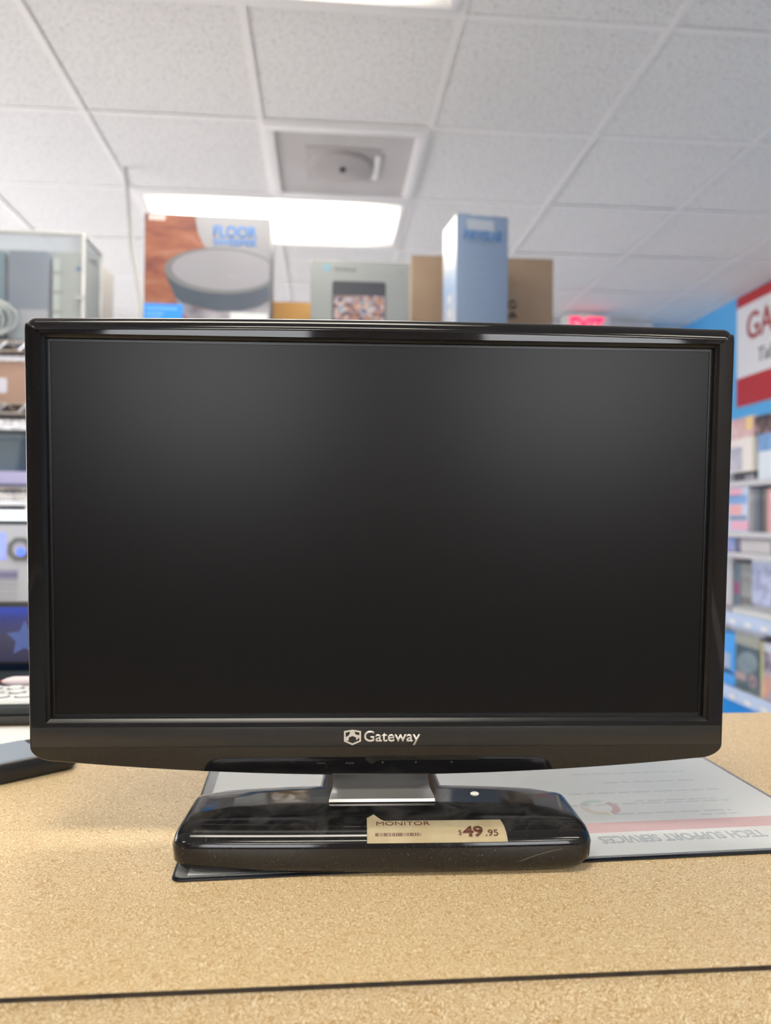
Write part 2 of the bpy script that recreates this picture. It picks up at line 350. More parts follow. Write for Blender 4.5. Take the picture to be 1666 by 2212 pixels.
# pale soffit at the far wall, with the exit sign in front of it
struct(box('trim_1', 0.2, 2.30, 5.12, Y1-0.013, ZC-0.10, ZC-0.006, mat('pale grey soffit', (0.62, 0.63, 0.66), 0.6)))
t = thing('exit_sign', 'white exit sign with red letters hanging below the ceiling, above monitor top', 'sign', (1.757, 4.94, ZC-0.012))
box('housing', -0.16, 0.16, 0, 0.045, -0.19, -0.012, mat('white sign housing', (0.80, 0.78, 0.78), 0.5), t, 0.004)
box('ceiling_canopy', -0.05, 0.05, 0.005, 0.04, -0.012, 0.0, M_GRID, t)
lettering('EXIT', -0.115, 0.115, -0.165, -0.028, FRONT(0.0), mat('glowing red letters', (0.8, 0.01, 0.05), 0.5, emit=(1.0, 0.01, 0.10), es=1.3), t, 0.004, bold=0.03)
t = thing('wall_speaker', 'small dark speaker box on the blue far wall corner', 'speaker', (2.40, Y1-0.012, ZC-0.11))
box('body', -0.03, 0.03, -0.07, -0.01, 0.0, 0.06, M_BLACK, t, 0.006); box('bracket', -0.008, 0.008, -0.012, 0, 0.02, 0.04, M_GRID, t)

# ------------------------------------------------------------------ service counter
ct = thing('service_counter', 'cream speckled laminate counter with dark edge line, under the monitor', 'counter', (0, 0.383, 0))
cx0, cx1 = -1.7, 1.55
TOPZ = CT; th = 0.0027
bm = bmesh.new(); ry = 1.25
L = [(cx0, -0.0012), (cx1, -0.0012), (cx1, 0.502), (-0.20, 0.502), (-0.20, ry), (cx0, ry)]
add_prism(bm, L, TOPZ-th, TOPZ, 'z')
bmesh.ops.recalc_face_normals(bm, faces=bm.faces)
for f in bm.faces: f.material_index = 0 if abs(f.normal.z) > 0.5 else 1
finish('worktop', bm, [M_LAM, M_EDGE], ct)
bm = bmesh.new(); add_prism(bm, [(cx0, 0), (cx1, 0), (cx1, 0.5), (-0.202, 0.5), (-0.202, ry-0.002), (cx0, ry-0.002)], TOPZ-0.04, TOPZ-th, 'z'); finish('worktop_core', bm, M_LAM, ct)
bm = bmesh.new(); add_prism(bm, [(cx0+0.02, 0.0003), (cx1-0.02, 0.0003), (cx1-0.02, 0.48), (-0.22, 0.48), (-0.22, ry-0.02), (cx0+0.02, ry-0.02)], 0.0, TOPZ-0.04, 'z'); finish('front_panel', bm, M_LAM, ct)

# ------------------------------------------------------------------ counter mat with printed sheet
mr = rad(2.1)
mt = thing('counter_mat', 'flat clear-topped counter mat with upside-down tech support sheet, under monitor base', 'desk mat', (-0.0973, 0.4933, CT), mr)
MW, MD = 0.482, 0.30
bm = bmesh.new()
loft(bm, [[(x, y, z) for x, y in rrect(i, MW-i, i, MD-i, 0.006)] for i, z in ((0.0006, 0), (0, 0.0006), (0, 0.0012), (0.0012, 0.0019))])
finish('mat_base', bm, mat('navy black vinyl', (0.008, 0.010, 0.016), 0.22), mt, 40)
M_SHEET = noisy('white printed sheet', [(0.3, (0.84, 0.86, 0.86)), (0.7, (0.89, 0.90, 0.90))], 9, 0.35)
box('printed_sheet', 0.010, MW-0.0045, 0.0055, MD-0.004, 0.0019, 0.0020, M_SHEET, mt)
UP = lambda u, v, k: (u, v, 0.0020+k)
M_PINK = mat('washed red print', (0.74, 0.40, 0.40), 0.4)
box('red_bar', 0.15, MW-0.006, 0.042, 0.060, 0.0020, 0.00205, M_PINK, mt)
TURN = lambda cx, cy: (lambda u, v, k: (cx-u, cy-v, 0.0020+k))
M_FADE = mat('faded grey print', (0.46, 0.51, 0.54), 0.5)
lettering('TECH SUPPORT SERVICES', 0, 0.128, 0, 0.0125, TURN(0.428, 0.036), M_FADE, mt, 0.0001, bold=0.03)
bm = bmesh.new()
for x0, x1, y in ((0.40, 0.43, 0.067), (0.33, 0.43, 0.074), (0.30, 0.44, 0.094), (0.36, 0.43, 0.099), (0.31, 0.445, 0.119), (0.35, 0.44, 0.143), (0.33, 0.44, 0.166)):
    x = x0
    while x < x1:
        wd = random.uniform(0.006, 0.018); add_box(bm, x, min(x+wd, x1), y, y+0.0022, 0.0020, 0.00205); x += wd+0.003
o = finish('text_lines', bm, mat('pale grey print', (0.58, 0.62, 0.64), 0.5), mt); o['kind'] = 'stuff'
for k, (cx, cy) in enumerate(((0.262, 0.083), (0.325, 0.090))):
    for a0, a1, col in ((-70, 50, (0.72, 0.42, 0.42)), (55, 165, (0.60, 0.72, 0.64)), (170, 285, (0.80, 0.72, 0.50))):
        pts = [(cx+0.016*math.cos(rad(a)), cy+0.016*math.sin(rad(a))) for a in range(a0, a1, 10)] + [(cx+0.010*math.cos(rad(a)), cy+0.010*math.sin(rad(a))) for a in range(a1, a0, -10)]
        prism('round_emblem', pts, 0.0020, 0.00205, mat('faded emblem %g' % col[0], col, 0.5), mt, 'z')
bm = bmesh.new(); loft(bm, [[(x, y, z) for x, y in rrect(i, MW-i, i, MD-i, 0.006)] for i, z in ((0.0018, 0.00215), (0.0018, 0.0024))])
def film():
    m = clear_mat('scuffed clear film', (0.985, 0.99, 0.99), 0.05, 0.12, 0.22); n, l = m.node_tree.nodes, m.node_tree.links
    x = noise(n, l, 900, 2.0); bp = n.new('ShaderNodeBump'); bp.inputs['Strength'].default_value = 0.5; bp.inputs['Distance'].default_value = 0.0006
    l.new(x.outputs['Fac'], bp.inputs['Height'])
    for q in n:
        if q.type == 'BSDF_GLOSSY': l.new(bp.outputs[0], q.inputs['Normal'])
    return m
finish('clear_cover', bm, film(), mt)
MATZ = 0.0024

# ------------------------------------------------------------------ the monitor
my = rad(-2.386); mx = rad(3.634)
mon = thing('computer_monitor', 'large black widescreen monitor, switched off, with price sticker on its stand', 'monitor', (0.0429, 0.5475, CT+MATZ), my)
ZM = CZ-0.00977-(CT+MATZ)                  # screen centre above the mon root
TILT = Matrix.Translation((0, 0, ZM)) @ Matrix.Rotation(mx, 4, 'X')
def head(o):                               # parts of the tilted head
    o.matrix_local = TILT; return o
def outline():
    """front outline of the case with, for every point, its partner on the unit opening"""
    P, Q = [], []
    n = 40
    topz = lambda x: 0.1505+0.0027*(1-(x/0.2545)**2)
    botz = lambda x: -0.1680-0.0117*(1-(x/0.240)**2)
    for i in range(n+1):
        s = -1+2*i/n; x = s*0.2465; P.append((x, topz(x))); Q.append((s, 1))
    for i in range(1, 7):
        a = rad(90-90*i/7); P.append((0.2465+0.008*math.cos(a), 0.1425+0.008*math.sin(a)+0.0004)); Q.append((1, 1))
    for i in range(9): P.append((0.2546+0.0009*i/8, 0.1415-0.2985*i/8)); Q.append((1, 1-2*i/8))
    for i in range(1, 9):
        a = rad(-90*i/9); P.append((0.2355+0.020*math.cos(a), -0.1570+0.0115*math.sin(a))); Q.append((1, -1))
    for i in range(n+1):
        s = 1-2*i/n; x = s*0.2355; P.append((x, botz(x))); Q.append((s, -1))
    for i in range(1, 9):
        a = rad(-90-90*i/9); P.append((-0.2355+0.020*math.cos(a), -0.1570+0.0115*math.sin(a))); Q.append((-1, -1))
    for i in range(9): P.append((-0.2555+0.0009*i/8, -0.1570+0.2985*i/8)); Q.append((-1, -1+2*i/8))
    for i in range(1, 7):
        a = rad(180-90*i/7); P.append((-0.2465+0.008*math.cos(a), 0.1425+0.008*math.sin(a)+0.0004)); Q.append((-1, 1))
    return P, Q
P, Q = outline()
def inset(P, d):
    out = []; n = len(P)
    for i in range(n):
        a, b = Vector(P[i-1]), Vector(P[(i+1) % n]); t = (b-a).normalized(); nn = Vector((t.y, -t.x))   # clockwise outline: inward is right-hand side
        p = Vector(P[i]) + d*nn; out.append((p.x, p.y))
    return out
def opening(hx, zt, zb): return [(s*hx, zt if t == 1 else zb if t == -1 else (zt+zb)/2+t*(zt-zb)/2) for s, t in Q]
R3 = lambda pts, y: [(x, y, z) for x, z in pts]
IN1 = [(x2-x, z2-z) for (x, z), (x2, z2) in zip(P, inset(P, 1.0))]
def roll(mm, y):                            # point ring mm inside the top edge; the roll is tighter at the sides and below
    return [(x+dx*mm*0.001*(1.0 if dz < -0.6 else 0.22), y, z+dz*mm*0.001*(1.0 if dz < -0.6 else 0.22)) for (x, z), (dx, dz) in zip(P, IN1)]
bm = bmesh.new()
loft(bm, [R3(inset(P, 0.004), 0.020), R3(P, 0.016), roll(0, 0.0005), roll(0.35, -0.0017), roll(1.3, -0.0036), roll(2.7, -0.0049), roll(4.2, -0.00575), roll(5.8, -0.00630), roll(7.2, -0.00658), roll(8.6, -0.00675), roll(10.0, -0.00680),
          R3(opening(0.2428, 0.1390, -0.1392), -0.0068)], True, False)
bmesh.ops.remove_doubles(bm, verts=bm.verts, dist=1e-5)
head(finish('bezel', bm, M_PIANO, mon, 30))
bm = bmesh.new()
loft(bm, [R3(opening(0.2428, 0.1390, -0.1392), -0.0068), R3(opening(0.2426, 0.1388, -0.1390), -0.0064), R3(opening(0.2410, 0.1372, -0.1374), -0.0048), R3(opening(0.2404, 0.1366, -0.1368), -0.0042), R3(opening(0.2402, 0.1364, -0.1366), -0.0006), R3(opening(0.2382, 0.1344, -0.1344), -0.0006), R3(opening(0.2382, 0.1344, -0.1344), 0.004)], False, False)
bmesh.ops.remove_doubles(bm, verts=bm.verts, dist=1e-5)
head(finish('inner_lip', bm, mat('satin black lip', (0.006, 0.006, 0.007), 0.30), mon, 30))
head(box('screen', -0.2384, 0.2384, 0.0, 0.004, -0.1346, 0.1346, M_SCREEN, mon))
# bulged back of the case
bm = bmesh.new()
bk = [(x*0.985, z*0.985) for x, z in P]
loft(bm, [R3(bk, 0.0201), R3([(x*0.98, z*0.98) for x, z in bk], 0.030), R3([(x*0.80, z*0.78-0.004) for x, z in bk], 0.046), R3([(x*0.55, z*0.60-0.006) for x, z in bk], 0.056)])
head(finish('back_cover', bm, M_BLACK, mon, 35))
# satin band across the chin with its two seams, badge and name
bm = bmesh.new(); add_box(bm, -0.2528, 0.2528, -0.0074, -0.0055, -0.15655, -0.14255, 0.0003)
head(finish('logo_band', bm, M_BAND, mon, 40))
for z in (-0.1423, -0.1569):
    head(box('seam', -0.2530, 0.2530, -0.00715, -0.0060, z-0.0003, z+0.0003, M_DARK, mon))
yl = -0.0074
def badge():
    bm = bmesh.new(); x0, x1, xm = -0.0280, -0.0155, -0.0218; zt, zs, zl, zb = -0.1444, -0.1454, -0.1530, -0.1558
    out = [(x0, zs), (x0+0.003, zs+0.0005), (xm, zt), (x1-0.003, zs+0.0005), (x1, zs), (x1, zl), (xm, zb), (x0, zl)]
    c = Vector(((x0+x1)/2, -0.1500)); inn = [tuple(c+(Vector(p)-c)*0.80) for p in out]
    for i in range(8):
        j = (i+1) % 8; add_prism(bm, [out[i], out[j], inn[j], inn[i]], yl-0.0005, yl)
    spot = [(xm-0.0012, -0.1449), (xm+0.0010, -0.1449), (xm+0.0024, -0.1480), (x1-0.001, -0.1486), (x1-0.001, -0.1500), (xm+0.0028, -0.1520), (xm+0.0026, -0.1500), (xm, -0.1490), (xm-0.0026, -0.1500), (xm-0.0028, -0.1525), (x0+0.001, -0.1522), (x0+0.001, -0.1502), (xm-0.0026, -0.1485)]
    add_prism(bm, spot, yl-0.00045, yl)
    return finish('shield_badge', bm, M_LOGO, mon)
head(badge())
head(lettering('Gateway', -0.0133, 0.0279, -0.1559, -0.1452, FRONT(yl), M_LOGO, mon, 0.0005, bold=0.012))
bm = bmesh.new()
for px, wd in ((-0.0475, 0.006), (-0.0265, 0.006)):
    for k in range(4): add_box(bm, px+k*0.0016, px+k*0.0016+0.0010, -0.0072, -0.0069, -0.1700, -0.1690)
for px in (0.0005, 0.0250, 0.0515): add_prism(bm, ellipse(px, -0.1690, 0.0008, 0.0008, 10), -0.0072, -0.0069)
o = head(finish('button_marks', bm, mat('faint button print', (0.03, 0.03, 0.03), 0.4), mon)); o['kind'] = 'stuff'
# standing base: one lofted slab with rounded shoulders, arched rear edge and a tongue under the neck
BASE_PROF = [(-0.0535, 0.0008), (-0.0552, 0.0027), (-0.0560, 0.0070), (-0.0560, 0.0165), (-0.0550, 0.0208), (-0.0525, 0.0242), (-0.0485, 0.0264), (-0.0430, 0.0272)]
BASE_W = [0.1310, 0.1350, 0.1395, 0.1405, 0.1395, 0.1380, 0.1355, 0.1320]
def base_ring(f, wd, z, ins, topslope=0.0):
    """plan outline: front edge f, half width wd, arched rear edge drawn in by ins"""
    r = 0.011; pts = []
    back = lambda x: 0.0090+0.0190*math.sqrt(max(0, 1-(x/(wd+0.004))**2))-ins
    n = 14
    for i in range(n+1): pts.append((-wd+r+(2*wd-2*r)*i/n, f+0.0025*abs(-1+2*i/n)**3))
    for i in range(1, 5): a = rad(-90+90*i/5); pts.append((wd-r+r*math.cos(a), f+0.0025+r+r*math.sin(a)))
    yb = back(wd); rb = 0.007
    pts.append((wd, f+0.0025+r)); pts.append((wd-0.0004, (f+yb)/2))
    for i in range(5): a = rad(90*i/4); pts.append((wd-0.001-rb+rb*math.cos(a), yb-rb+rb*math.sin(a)))
    hw = 0.0465-ins*0.5
    for i in range(1, 7): x = wd-0.001-rb-(wd-0.001-rb-hw)*i/6; pts.append((x, back(x)))
    pts += [(hw-0.001, 0.055-ins), (hw-0.006, 0.075-ins), (-hw+0.006, 0.075-ins), (-hw+0.001, 0.055-ins)]
    for i in range(0, 6): x = -hw-(wd-0.001-rb-hw)*i/6; pts.append((x, back(x)))
    for i in range(5): a = rad(90+90*i/4); pts.append((-wd+0.001+rb+rb*math.cos(a), yb-rb+rb*math.sin(a)))
    pts.append((-wd+0.0004, (f+yb)/2)); pts.append((-wd, f+0.0025+r))
    for i in range(1, 5): a = rad(180+90*i/5); pts.append((-wd+r+r*math.cos(a), f+0.0025+r+r*math.sin(a)))
    return [(x, y, z+topslope*max(0, (y+0.043))) for x, y in pts]
SL = 0.04
bm = bmesh.new(); rings = []
for k, ((f, z), wd) in enumerate(zip(BASE_PROF, BASE_W)):
    ins = 0.0 if k < 6 else (0.0015, 0.0040)[k-6]
    rings.append(base_ring(f, wd, z, ins, SL if k == 7 else SL*0.85 if k == 6 else SL*0.6 if k == 5 else SL*0.3 if k == 4 else 0))
rings.append(base_ring(-0.028, 0.105, 0.0272, 0.010, SL))
loft(bm, rings)
finish('base', bm, M_DUSTY, mon, 50)
bm = bmesh.new(); loft(bm, [base_ring(-0.0525, 0.1295, 0.0, 0.006), base_ring(-0.0530, 0.1300, 0.0012, 0.006)]); finish('foot_rim', bm, mat('grey rubber rim', (0.05, 0.047, 0.042), 0.5), mon)
# brushed neck: flat apron on the base curving up into the post
bm = bmesh.new()
top = lambda y: 0.0272+SL*(y+0.043)
prof = [(-0.0245, 0.0004, 0.0385), (-0.0235, 0.0022, 0.0382), (-0.018, 0.0024, 0.0378), (-0.010, 0.0024, 0.0370), (-0.004, 0.0030, 0.0362), (0.002, 0.0050, 0.0358), (0.007, 0.0090, 0.0356), (0.0105, 0.0150, 0.0356), (0.0125, 0.024, 0.0356), (0.0135, 0.040, 0.0356), (0.0145, 0.062, 0.0356), (0.0165, 0.15, 0.0356)]
N = len(prof); pts = []
for k, (y, z, hw) in enumerate(prof):
    y += 0.0165; zz = top(y)+z
    pts.append([(-hw, y, zz), (-hw+0.001, y-0.0004, zz+0.0003), (hw-0.001, y-0.0004, zz+0.0003), (hw, y, zz), (hw-0.002, y+0.020+0.002*k, max(top(y+0.02)-0.001, zz-0.006 if k > 5 else 0)), (-hw+0.002, y+0.020+0.002*k, max(top(y+0.02)-0.001, zz-0.006 if k > 5 else 0))])
loft(bm, pts)
finish('neck', bm, M_SILVER, mon, 50)
# price sticker wrapped over the front shoulder of the base
def shoulder():
    pr = [Vector(p) for p in BASE_PROF[2:]] + [Vector((y, 0.0272+SL*(y+0.043))) for y in (-0.030, -0.010, 0.010)]
    i0 = 5-2; s = [0.0]
    for a, b in zip(pr, pr[1:]): s.append(s[-1]+(b-a).length)
    s = [q-s[i0] for q in s]; return pr, s
PR, SS = shoulder()
def on_base(u, s, k):
    s = max(SS[0], min(SS[-1]-1e-6, s))
    for i in range(len(SS)-1):
        if SS[i] <= s <= SS[i+1]: break
    f = (s-SS[i])/(SS[i+1]-SS[i]); p = PR[i].lerp(PR[i+1], f)
    def nrm(j):
        a, b = PR[max(j-1, 0)], PR[min(j+1, len(PR)-1)]; d = (b-a).normalized(); return Vector((-d.y, d.x))
    nn = nrm(i).lerp(nrm(i+1), f).normalized(); p = p+nn*(0.0006+k)
    return (u, p.x+0.0025*min(1.0, abs(u/0.128))**3, p.y)
lab = bpy.data.objects.new('price_label', None); C.objects.link(lab); lab.parent = mon
bm = bmesh.new(); nx, ns = 40, 16; u0, u1, s0, s1 = -0.0115, 0.0815, -0.0052, 0.0135
grid = {}
for i in range(nx+1):
    for j in range(ns+1):
        u = u0+(u1-u0)*i/nx; f = j/ns; s = s0+(s1-s0)*f + 0.0008*math.sin(i*0.5)*f*(1-f)*4
        if i <= 4: s += 0.0085*f**3*max(0, 1-abs(i-2)/2.5)
        u += (-0.0022 if i > nx*0.5 else 0.0004)*f*(i/nx)
        grid[i, j] = bm.verts.new(on_base(u, s, 0.0003 + (0.0012*f**4*max(0, 1-i/5))))
for i in range(nx):
    for j in range(ns): bm.faces.new((grid[i, j], grid[i+1, j], grid[i+1, j+1], grid[i, j+1]))
bmesh.ops.solidify(bm, geom=list(bm.faces), thickness=0.0002)
o = finish('price_label', bm, M_LABEL, mon, 60); bpy.data.objects.remove(lab); lab = o; lab.name = 'price_label'; lab['label'] = 'cream price sticker with a torn corner'
ON = lambda u, v, k: on_base(u, v, 0.0006+k)
lettering('MONITOR', -0.0052, 0.0308, 0.0068, 0.0115, ON, M_BROWNINK, lab, 0.0001)
lettering('$', 0.0490, 0.0512, -0.0015, 0.0022, ON, M_BROWNINK, lab, 0.0001)
lettering('49', 0.0520, 0.0655, -0.0022, 0.0050, ON, M_BROWNINK, lab, 0.0001, bold=0.035)
lettering('.95', 0.0670, 0.0755, -0.0019, 0.0022, ON, M_BROWNINK, lab, 0.0001, bold=0.012)
bm = bmesh.new(); u = -0.0060
while u < 0.0245:
    wd = random.choice((0.0003, 0.0005, 0.0008))
    a = [bm.verts.new(ON(p, q, 0.00005)) for p, q in ((u, -0.0014), (u+wd, -0.0014), (u+wd, 0.0006), (u, 0.0006))]; bm.faces.new(a); u += wd+random.choice((0.0003, 0.0005, 0.0007))
o = finish('barcode', bm, M_BROWNINK, lab); o['kind'] = 'stuff'
# stray marks on the base: a white dot and one long pale scratch
bm = bmesh.new(); sc_ = [(0.070+0.048*t, -0.0265+0.016*math.sin(t*1.35)) for t in (i/14 for i in range(15))]
for (ua, va), (ub, vb) in zip(sc_, sc_[1:]): bm.faces.new([bm.verts.new(on_base(u_, v_, k_)) for u_, v_, k_ in ((ua, va, -0.0004), (ub, vb, -0.0004), (ub, vb+0.0003, -0.0004), (ua, va+0.0003, -0.0004))])
bmesh.ops.remove_doubles(bm, verts=bm.verts, dist=1e-6)
finish('scratch', bm, mat('pale scratch', (0.16, 0.15, 0.13), 0.5), mon)
bm = bmesh.new(); zt = top(0.006)
loft(bm, [[(x, y, z+0.05*(y-0.006)) for x, y in ellipse(0.0690, 0.006, a, a*0.85, 16)] for a, z in ((0.0032, zt), (0.0032, zt+0.0006), (0.0024, zt+0.0011))])
finish('white_dot', bm, mat('white rubber dot', (0.85, 0.83, 0.78), 0.5), mon, 40)

# ------------------------------------------------------------------ left end of the counter
t = thing('flat_black_device', 'low glossy black slab device with pale reflection painted on top, at left end of counter', 'device', (-0.2267, 0.7229, CT), rad(38.5))
bm = bmesh.new(); loft(bm, [[(x, y, z) for x, y in rrect(-0.34+i, -i, i, 0.068-i, 0.010)] for i, z in ((0.003, 0), (0.0, 0.004), (0.0, 0.012), (0.002, 0.0165), (0.004, 0.018))]); finish('body', bm, M_BLACK, t, 40)
bm = bmesh.new(); loft(bm, [[(x, y, z) for x, y in rrect(-0.33+i, -0.030-i, 0.005+i, 0.063-i, 0.004)] for i, z in ((0, 0.018), (0.0004, 0.0190))]); finish('painted_reflection', bm, mat('painted pale reflection', (0.36, 0.42, 0.50), 0.12), t, 40)  # pale sky reflection painted as a grey blue top
o = box('paper_sheet', -0.62, -0.20, 0.050, 0.130, 0, 0.0006, M_PAPER); o.location = (0, 0.738, CT); tag(o, 'white sheet of paper on the counter in front of closed laptop', 'paper')
t = thing('closed_laptop', 'closed thick black laptop lying under the white keypad, left of monitor', 'laptop', (-0.48, 0.872, CT))
box('base', -0.18, 0.18, 0, 0.20, 0.0, 0.0115, mat('charcoal plastic', (0.022, 0.019, 0.017), 0.45), t, 0.002)
box('lid', -0.18, 0.18, 0.001, 0.20, 0.0122, 0.0232, mat('teal black plastic', (0.010, 0.016, 0.017), 0.4), t, 0.003)
t = thing('white_keypad', 'small white keypad with rounded keys lying on closed black laptop', 'keyboard', (-0.44, 0.876, CT+0.0232))
KW, KD = 0.24, 0.070
M_KEYB = mat('white plastic', (0.80, 0.82, 0.82), 0.35)
bm = bmesh.new(); loft(bm, [[(x, y, z) for x, y in rrect(-KW/2+i, KW/2-i, i, KD-i, 0.006)] for i, z in ((0.001, 0), (0, 0.001), (0, 0.005), (0.001, 0.006))]); finish('case', bm, M_KEYB, t, 40)
bm = bmesh.new()
for r in range(3):
    for k in range(9): loft(bm, [[(x, y, z) for x, y in ellipse(-KW/2+0.018+k*0.025+(r % 2)*0.010, 0.013+r*0.021, a*1.25, a, 18)] for a, z in ((0.0078, 0.0058), (0.0078, 0.0062))])
o = finish('key_gap_shade', bm, M_DARKINK, t); o['kind'] = 'stuff'  # dark ovals paint the crescent shadows around the keys
key = None
for r in range(3):
    for k in range(9):
        if key is None:
            bm = bmesh.new(); loft(bm, [[(x, y, z) for x, y in ellipse(0, 0, a*1.25, a, 18)] for a, z in ((0.0066, 0), (0.0066, 0.0018), (0.0055, 0.0026))]); o = finish('key', bm, M_KEYB, t, 40); key = o.data
        else: o = bpy.data.objects.new('key', key); C.objects.link(o); o.parent = t
        o.location = (-KW/2+0.018+k*0.025+(r % 2)*0.010, 0.0138+r*0.021, 0.0062)
t = thing('marker_pen', 'pale pinkish white marker pen lying behind the white keypad', 'pen', (-0.345, 0.966, CT+0.0232+0.0068))
bm = bmesh.new()
loft(bm, [[(x, r*math.cos(2*math.pi*i/16), r*math.sin(2*math.pi*i/16)) for i in range(16)] for x, r in ((-0.052, 0.002), (-0.046, 0.0045), (-0.038, 0.0064), (0.06, 0.0067), (0.063, 0.005))]); finish('barrel', bm, mat('pinkish white plastic', (0.82, 0.72, 0.76), 0.4), t, 40)
bm = bmesh.new(); loft(bm, [[(x, r*math.cos(2*math.pi*i/12), r*math.sin(2*math.pi*i/12)) for i in range(12)] for x, r in ((-0.058, 0.001), (-0.052, 0.002))]); finish('tip', bm, mat('dull red felt', (0.30, 0.06, 0.06), 0.7), t)
t = thing('small_display', 'small dark display glowing blue with a pale star, left edge above laptop', 'display', (-0.56, 1.10, CT))
box('casing', -0.14, 0.24, 0.0, 0.03, 0.0, 0.112, M_BLACK, t, 0.003)
def star_screen():
    m = mat('blue backlit panel', (0.02, 0.02, 0.05), 0.3); n, l, b = nodes(m)
    tc = n.new('ShaderNodeTexCoord'); s = n.new('ShaderNodeSeparateXYZ'); l.new(tc.outputs['Object'], s.inputs[0])
    r = ramp(n, [(0.0, (0.025, 0.025, 0.05)), (0.45, (0.05, 0.045, 0.075)), (0.78, (0.02, 0.035, 0.22)), (0.93, (0.01, 0.06, 0.50)), (1.0, (0.01, 0.05, 0.42))])
    k = n.new('ShaderNodeMapRange'); k.inputs['From Min'].default_value = 0.03; k.inputs['From Max'].default_value = 0.108; l.new(s.outputs[2], k.inputs['Value']); l.new(k.outputs[0], r.inputs[0])
    l.new(r.outputs[0], b.inputs['Emission Color']); b.inputs['Emission Strength'].default_value = 0.55
    return m
box('screen', -0.133, 0.233, -0.0008, 0.0, 0.030, 0.107, star_screen(), t)
sx, sz = 0.138, 0.062
pts = [(sx+(0.026 if i % 2 == 0 else 0.0125)*math.sin(math.pi*i/5), sz+(0.026 if i % 2 == 0 else 0.0125)*math.cos(math.pi*i/5)) for i in range(10)]
prism('star', pts, -0.0012, -0.0008, mat('dim blue glow star', (0.05, 0.08, 0.2), 0.5, emit=(0.06, 0.085, 0.26), es=0.5), t)
box('lower_bezel', -0.139, 0.239, -0.0015, 0.0, 0.002, 0.027, mat('navy black gloss', (0.006, 0.012, 0.03), 0.15), t)

# ------------------------------------------------------------------ chrome wire racks
def wire_shelf_mesh(wd, dp):
    bm = bmesh.new(); r = 0.0032
    for y in (0.0, dp):
        add_rod(bm, (0, y, 0), (wd, y, 0), r); add_rod(bm, (0, y, -0.028), (wd, y, -0.028), r)
        k = int(wd/0.06)
        for i in range(k):
            x = wd*i/k; xm = wd*(i+0.5)/k; x2 = wd*(i+1)/k
            add_rod(bm, (x, y, -0.028), (xm, y, 0), 0.0022, 4); add_rod(bm, (xm, y, 0), (x2, y, -0.028), 0.0022, 4)
    for x in (0.0, wd):
        add_rod(bm, (x, 0, 0), (x, dp, 0), r); add_rod(bm, (x, 0, -0.028), (x, dp, -0.028), r)
    for y in (dp*0.33, dp*0.66): add_rod(bm, (0, y, -0.006), (wd, y, -0.006), r)
    k = int(wd/0.025)
    for i in range(1, k): add_rod(bm, (wd*i/k, 0, 0), (wd*i/k, dp, 0), 0.0022, 4)
    return bm
ZS = [CZ+0.520, CZ+0.336, CZ+0.088, CZ-0.266, 0.25]
RY, RD = 2.29, 0.46
def rack(label, x0, wd, levels):
    t = thing('wire_rack', label, 'rack', (x0, RY, 0), 0, 'chrome wire racks')
    for i, (px, py) in enumerate(((-0.014, -0.004), (wd+0.014, -0.004), (-0.014, RD+0.004), (wd+0.014, RD+0.004))):
        bm = bmesh.new(); add_rod(bm, (px, py, 0.0), (px, py, ZS[0]+0.012), 0.0125, 12); add_rod(bm, (px, py, 0), (px, py, 0.02), 0.02, 12); finish('post', bm, M_CHROME, t, 40)
    me = None
    for z in levels:
        if me is None: o = finish('wire_shelf', wire_shelf_mesh(wd, RD), M_CHROME, t, 60); me = o.data
        else: o = bpy.data.objects.new('wire_shelf', me); C.objects.link(o); o.parent = t
        o.location.z = z-0.0033
    return t
rack('chrome wire rack at left edge holding brown box and white tower', -2.02, 1.36, ZS)
rack('chrome wire rack behind the monitor under the floor sweeper carton', -0.58, 1.48, ZS)
z1, z2, z3, z4, z5 = [z+0.0002 for z in ZS]

# --- floor sweeper carton, card and print darkened for its backlit front
sw = thing('floor_sweeper_box', 'tall carton printed with grey round floor sweeper and blue lettering', 'box', (-0.3625, 2.405, z1), rad(1.0))
W_, H_ = 0.376, CZ+0.9165-z1
box('body', -W_/2, W_/2, -0.10, 0.10, 0, H_, mat('white card dimmed as backlit', (0.23, 0.235, 0.27), 0.45), sw, 0.001)
box('top_flap', -W_/2+0.001, W_/2-0.001, -0.1, 0.099, H_, H_+0.0012, mat('grey coated card', (0.50, 0.50, 0.52), 0.5), sw)
yb = -0.1003; hx = W_/2
sx = lambda px: (px-450)/275.0*W_; sy = lambda py: H_-(py-463)*0.00142
M_WOOD = noisy('printed wood floor picture', [(0.30, (0.09, 0.025, 0.025)), (0.45, (0.19, 0.055, 0.04)), (0.58, (0.26, 0.09, 0.05)), (0.75, (0.33, 0.16, 0.12))], 7, 0.45, 3.0, 0.6, (1.0, 1.0, 3.0))
arc = [(422, 463), (424, 480), (428, 500), (437, 520), (448, 536), (460, 548)]
pts = [(sx(x), sy(y)) for x, y in [(313.5, 690), (313.5, 464)]] + [(sx(x), sy(y)) for x, y in arc] + [(sx(500), sy(620)), (sx(440), sy(690))]
prism('wood_picture', pts, yb-0.0003, yb+0.0004, M_WOOD, sw)
M_PBODY = noisy('printed dark sweeper side', [(0.35, (0.035, 0.055, 0.085)), (0.65, (0.06, 0.075, 0.11))], 5, 0.45)
top_e = lambda cx, cy, a, b: [(sx(x), sy(y)) for x, y in ellipse(cx, cy, a, b, 48) if True]
def clip(pts): return [(max(-hx+0.001, min(hx-0.001, x)), max(0.002, z)) for x, z in pts]
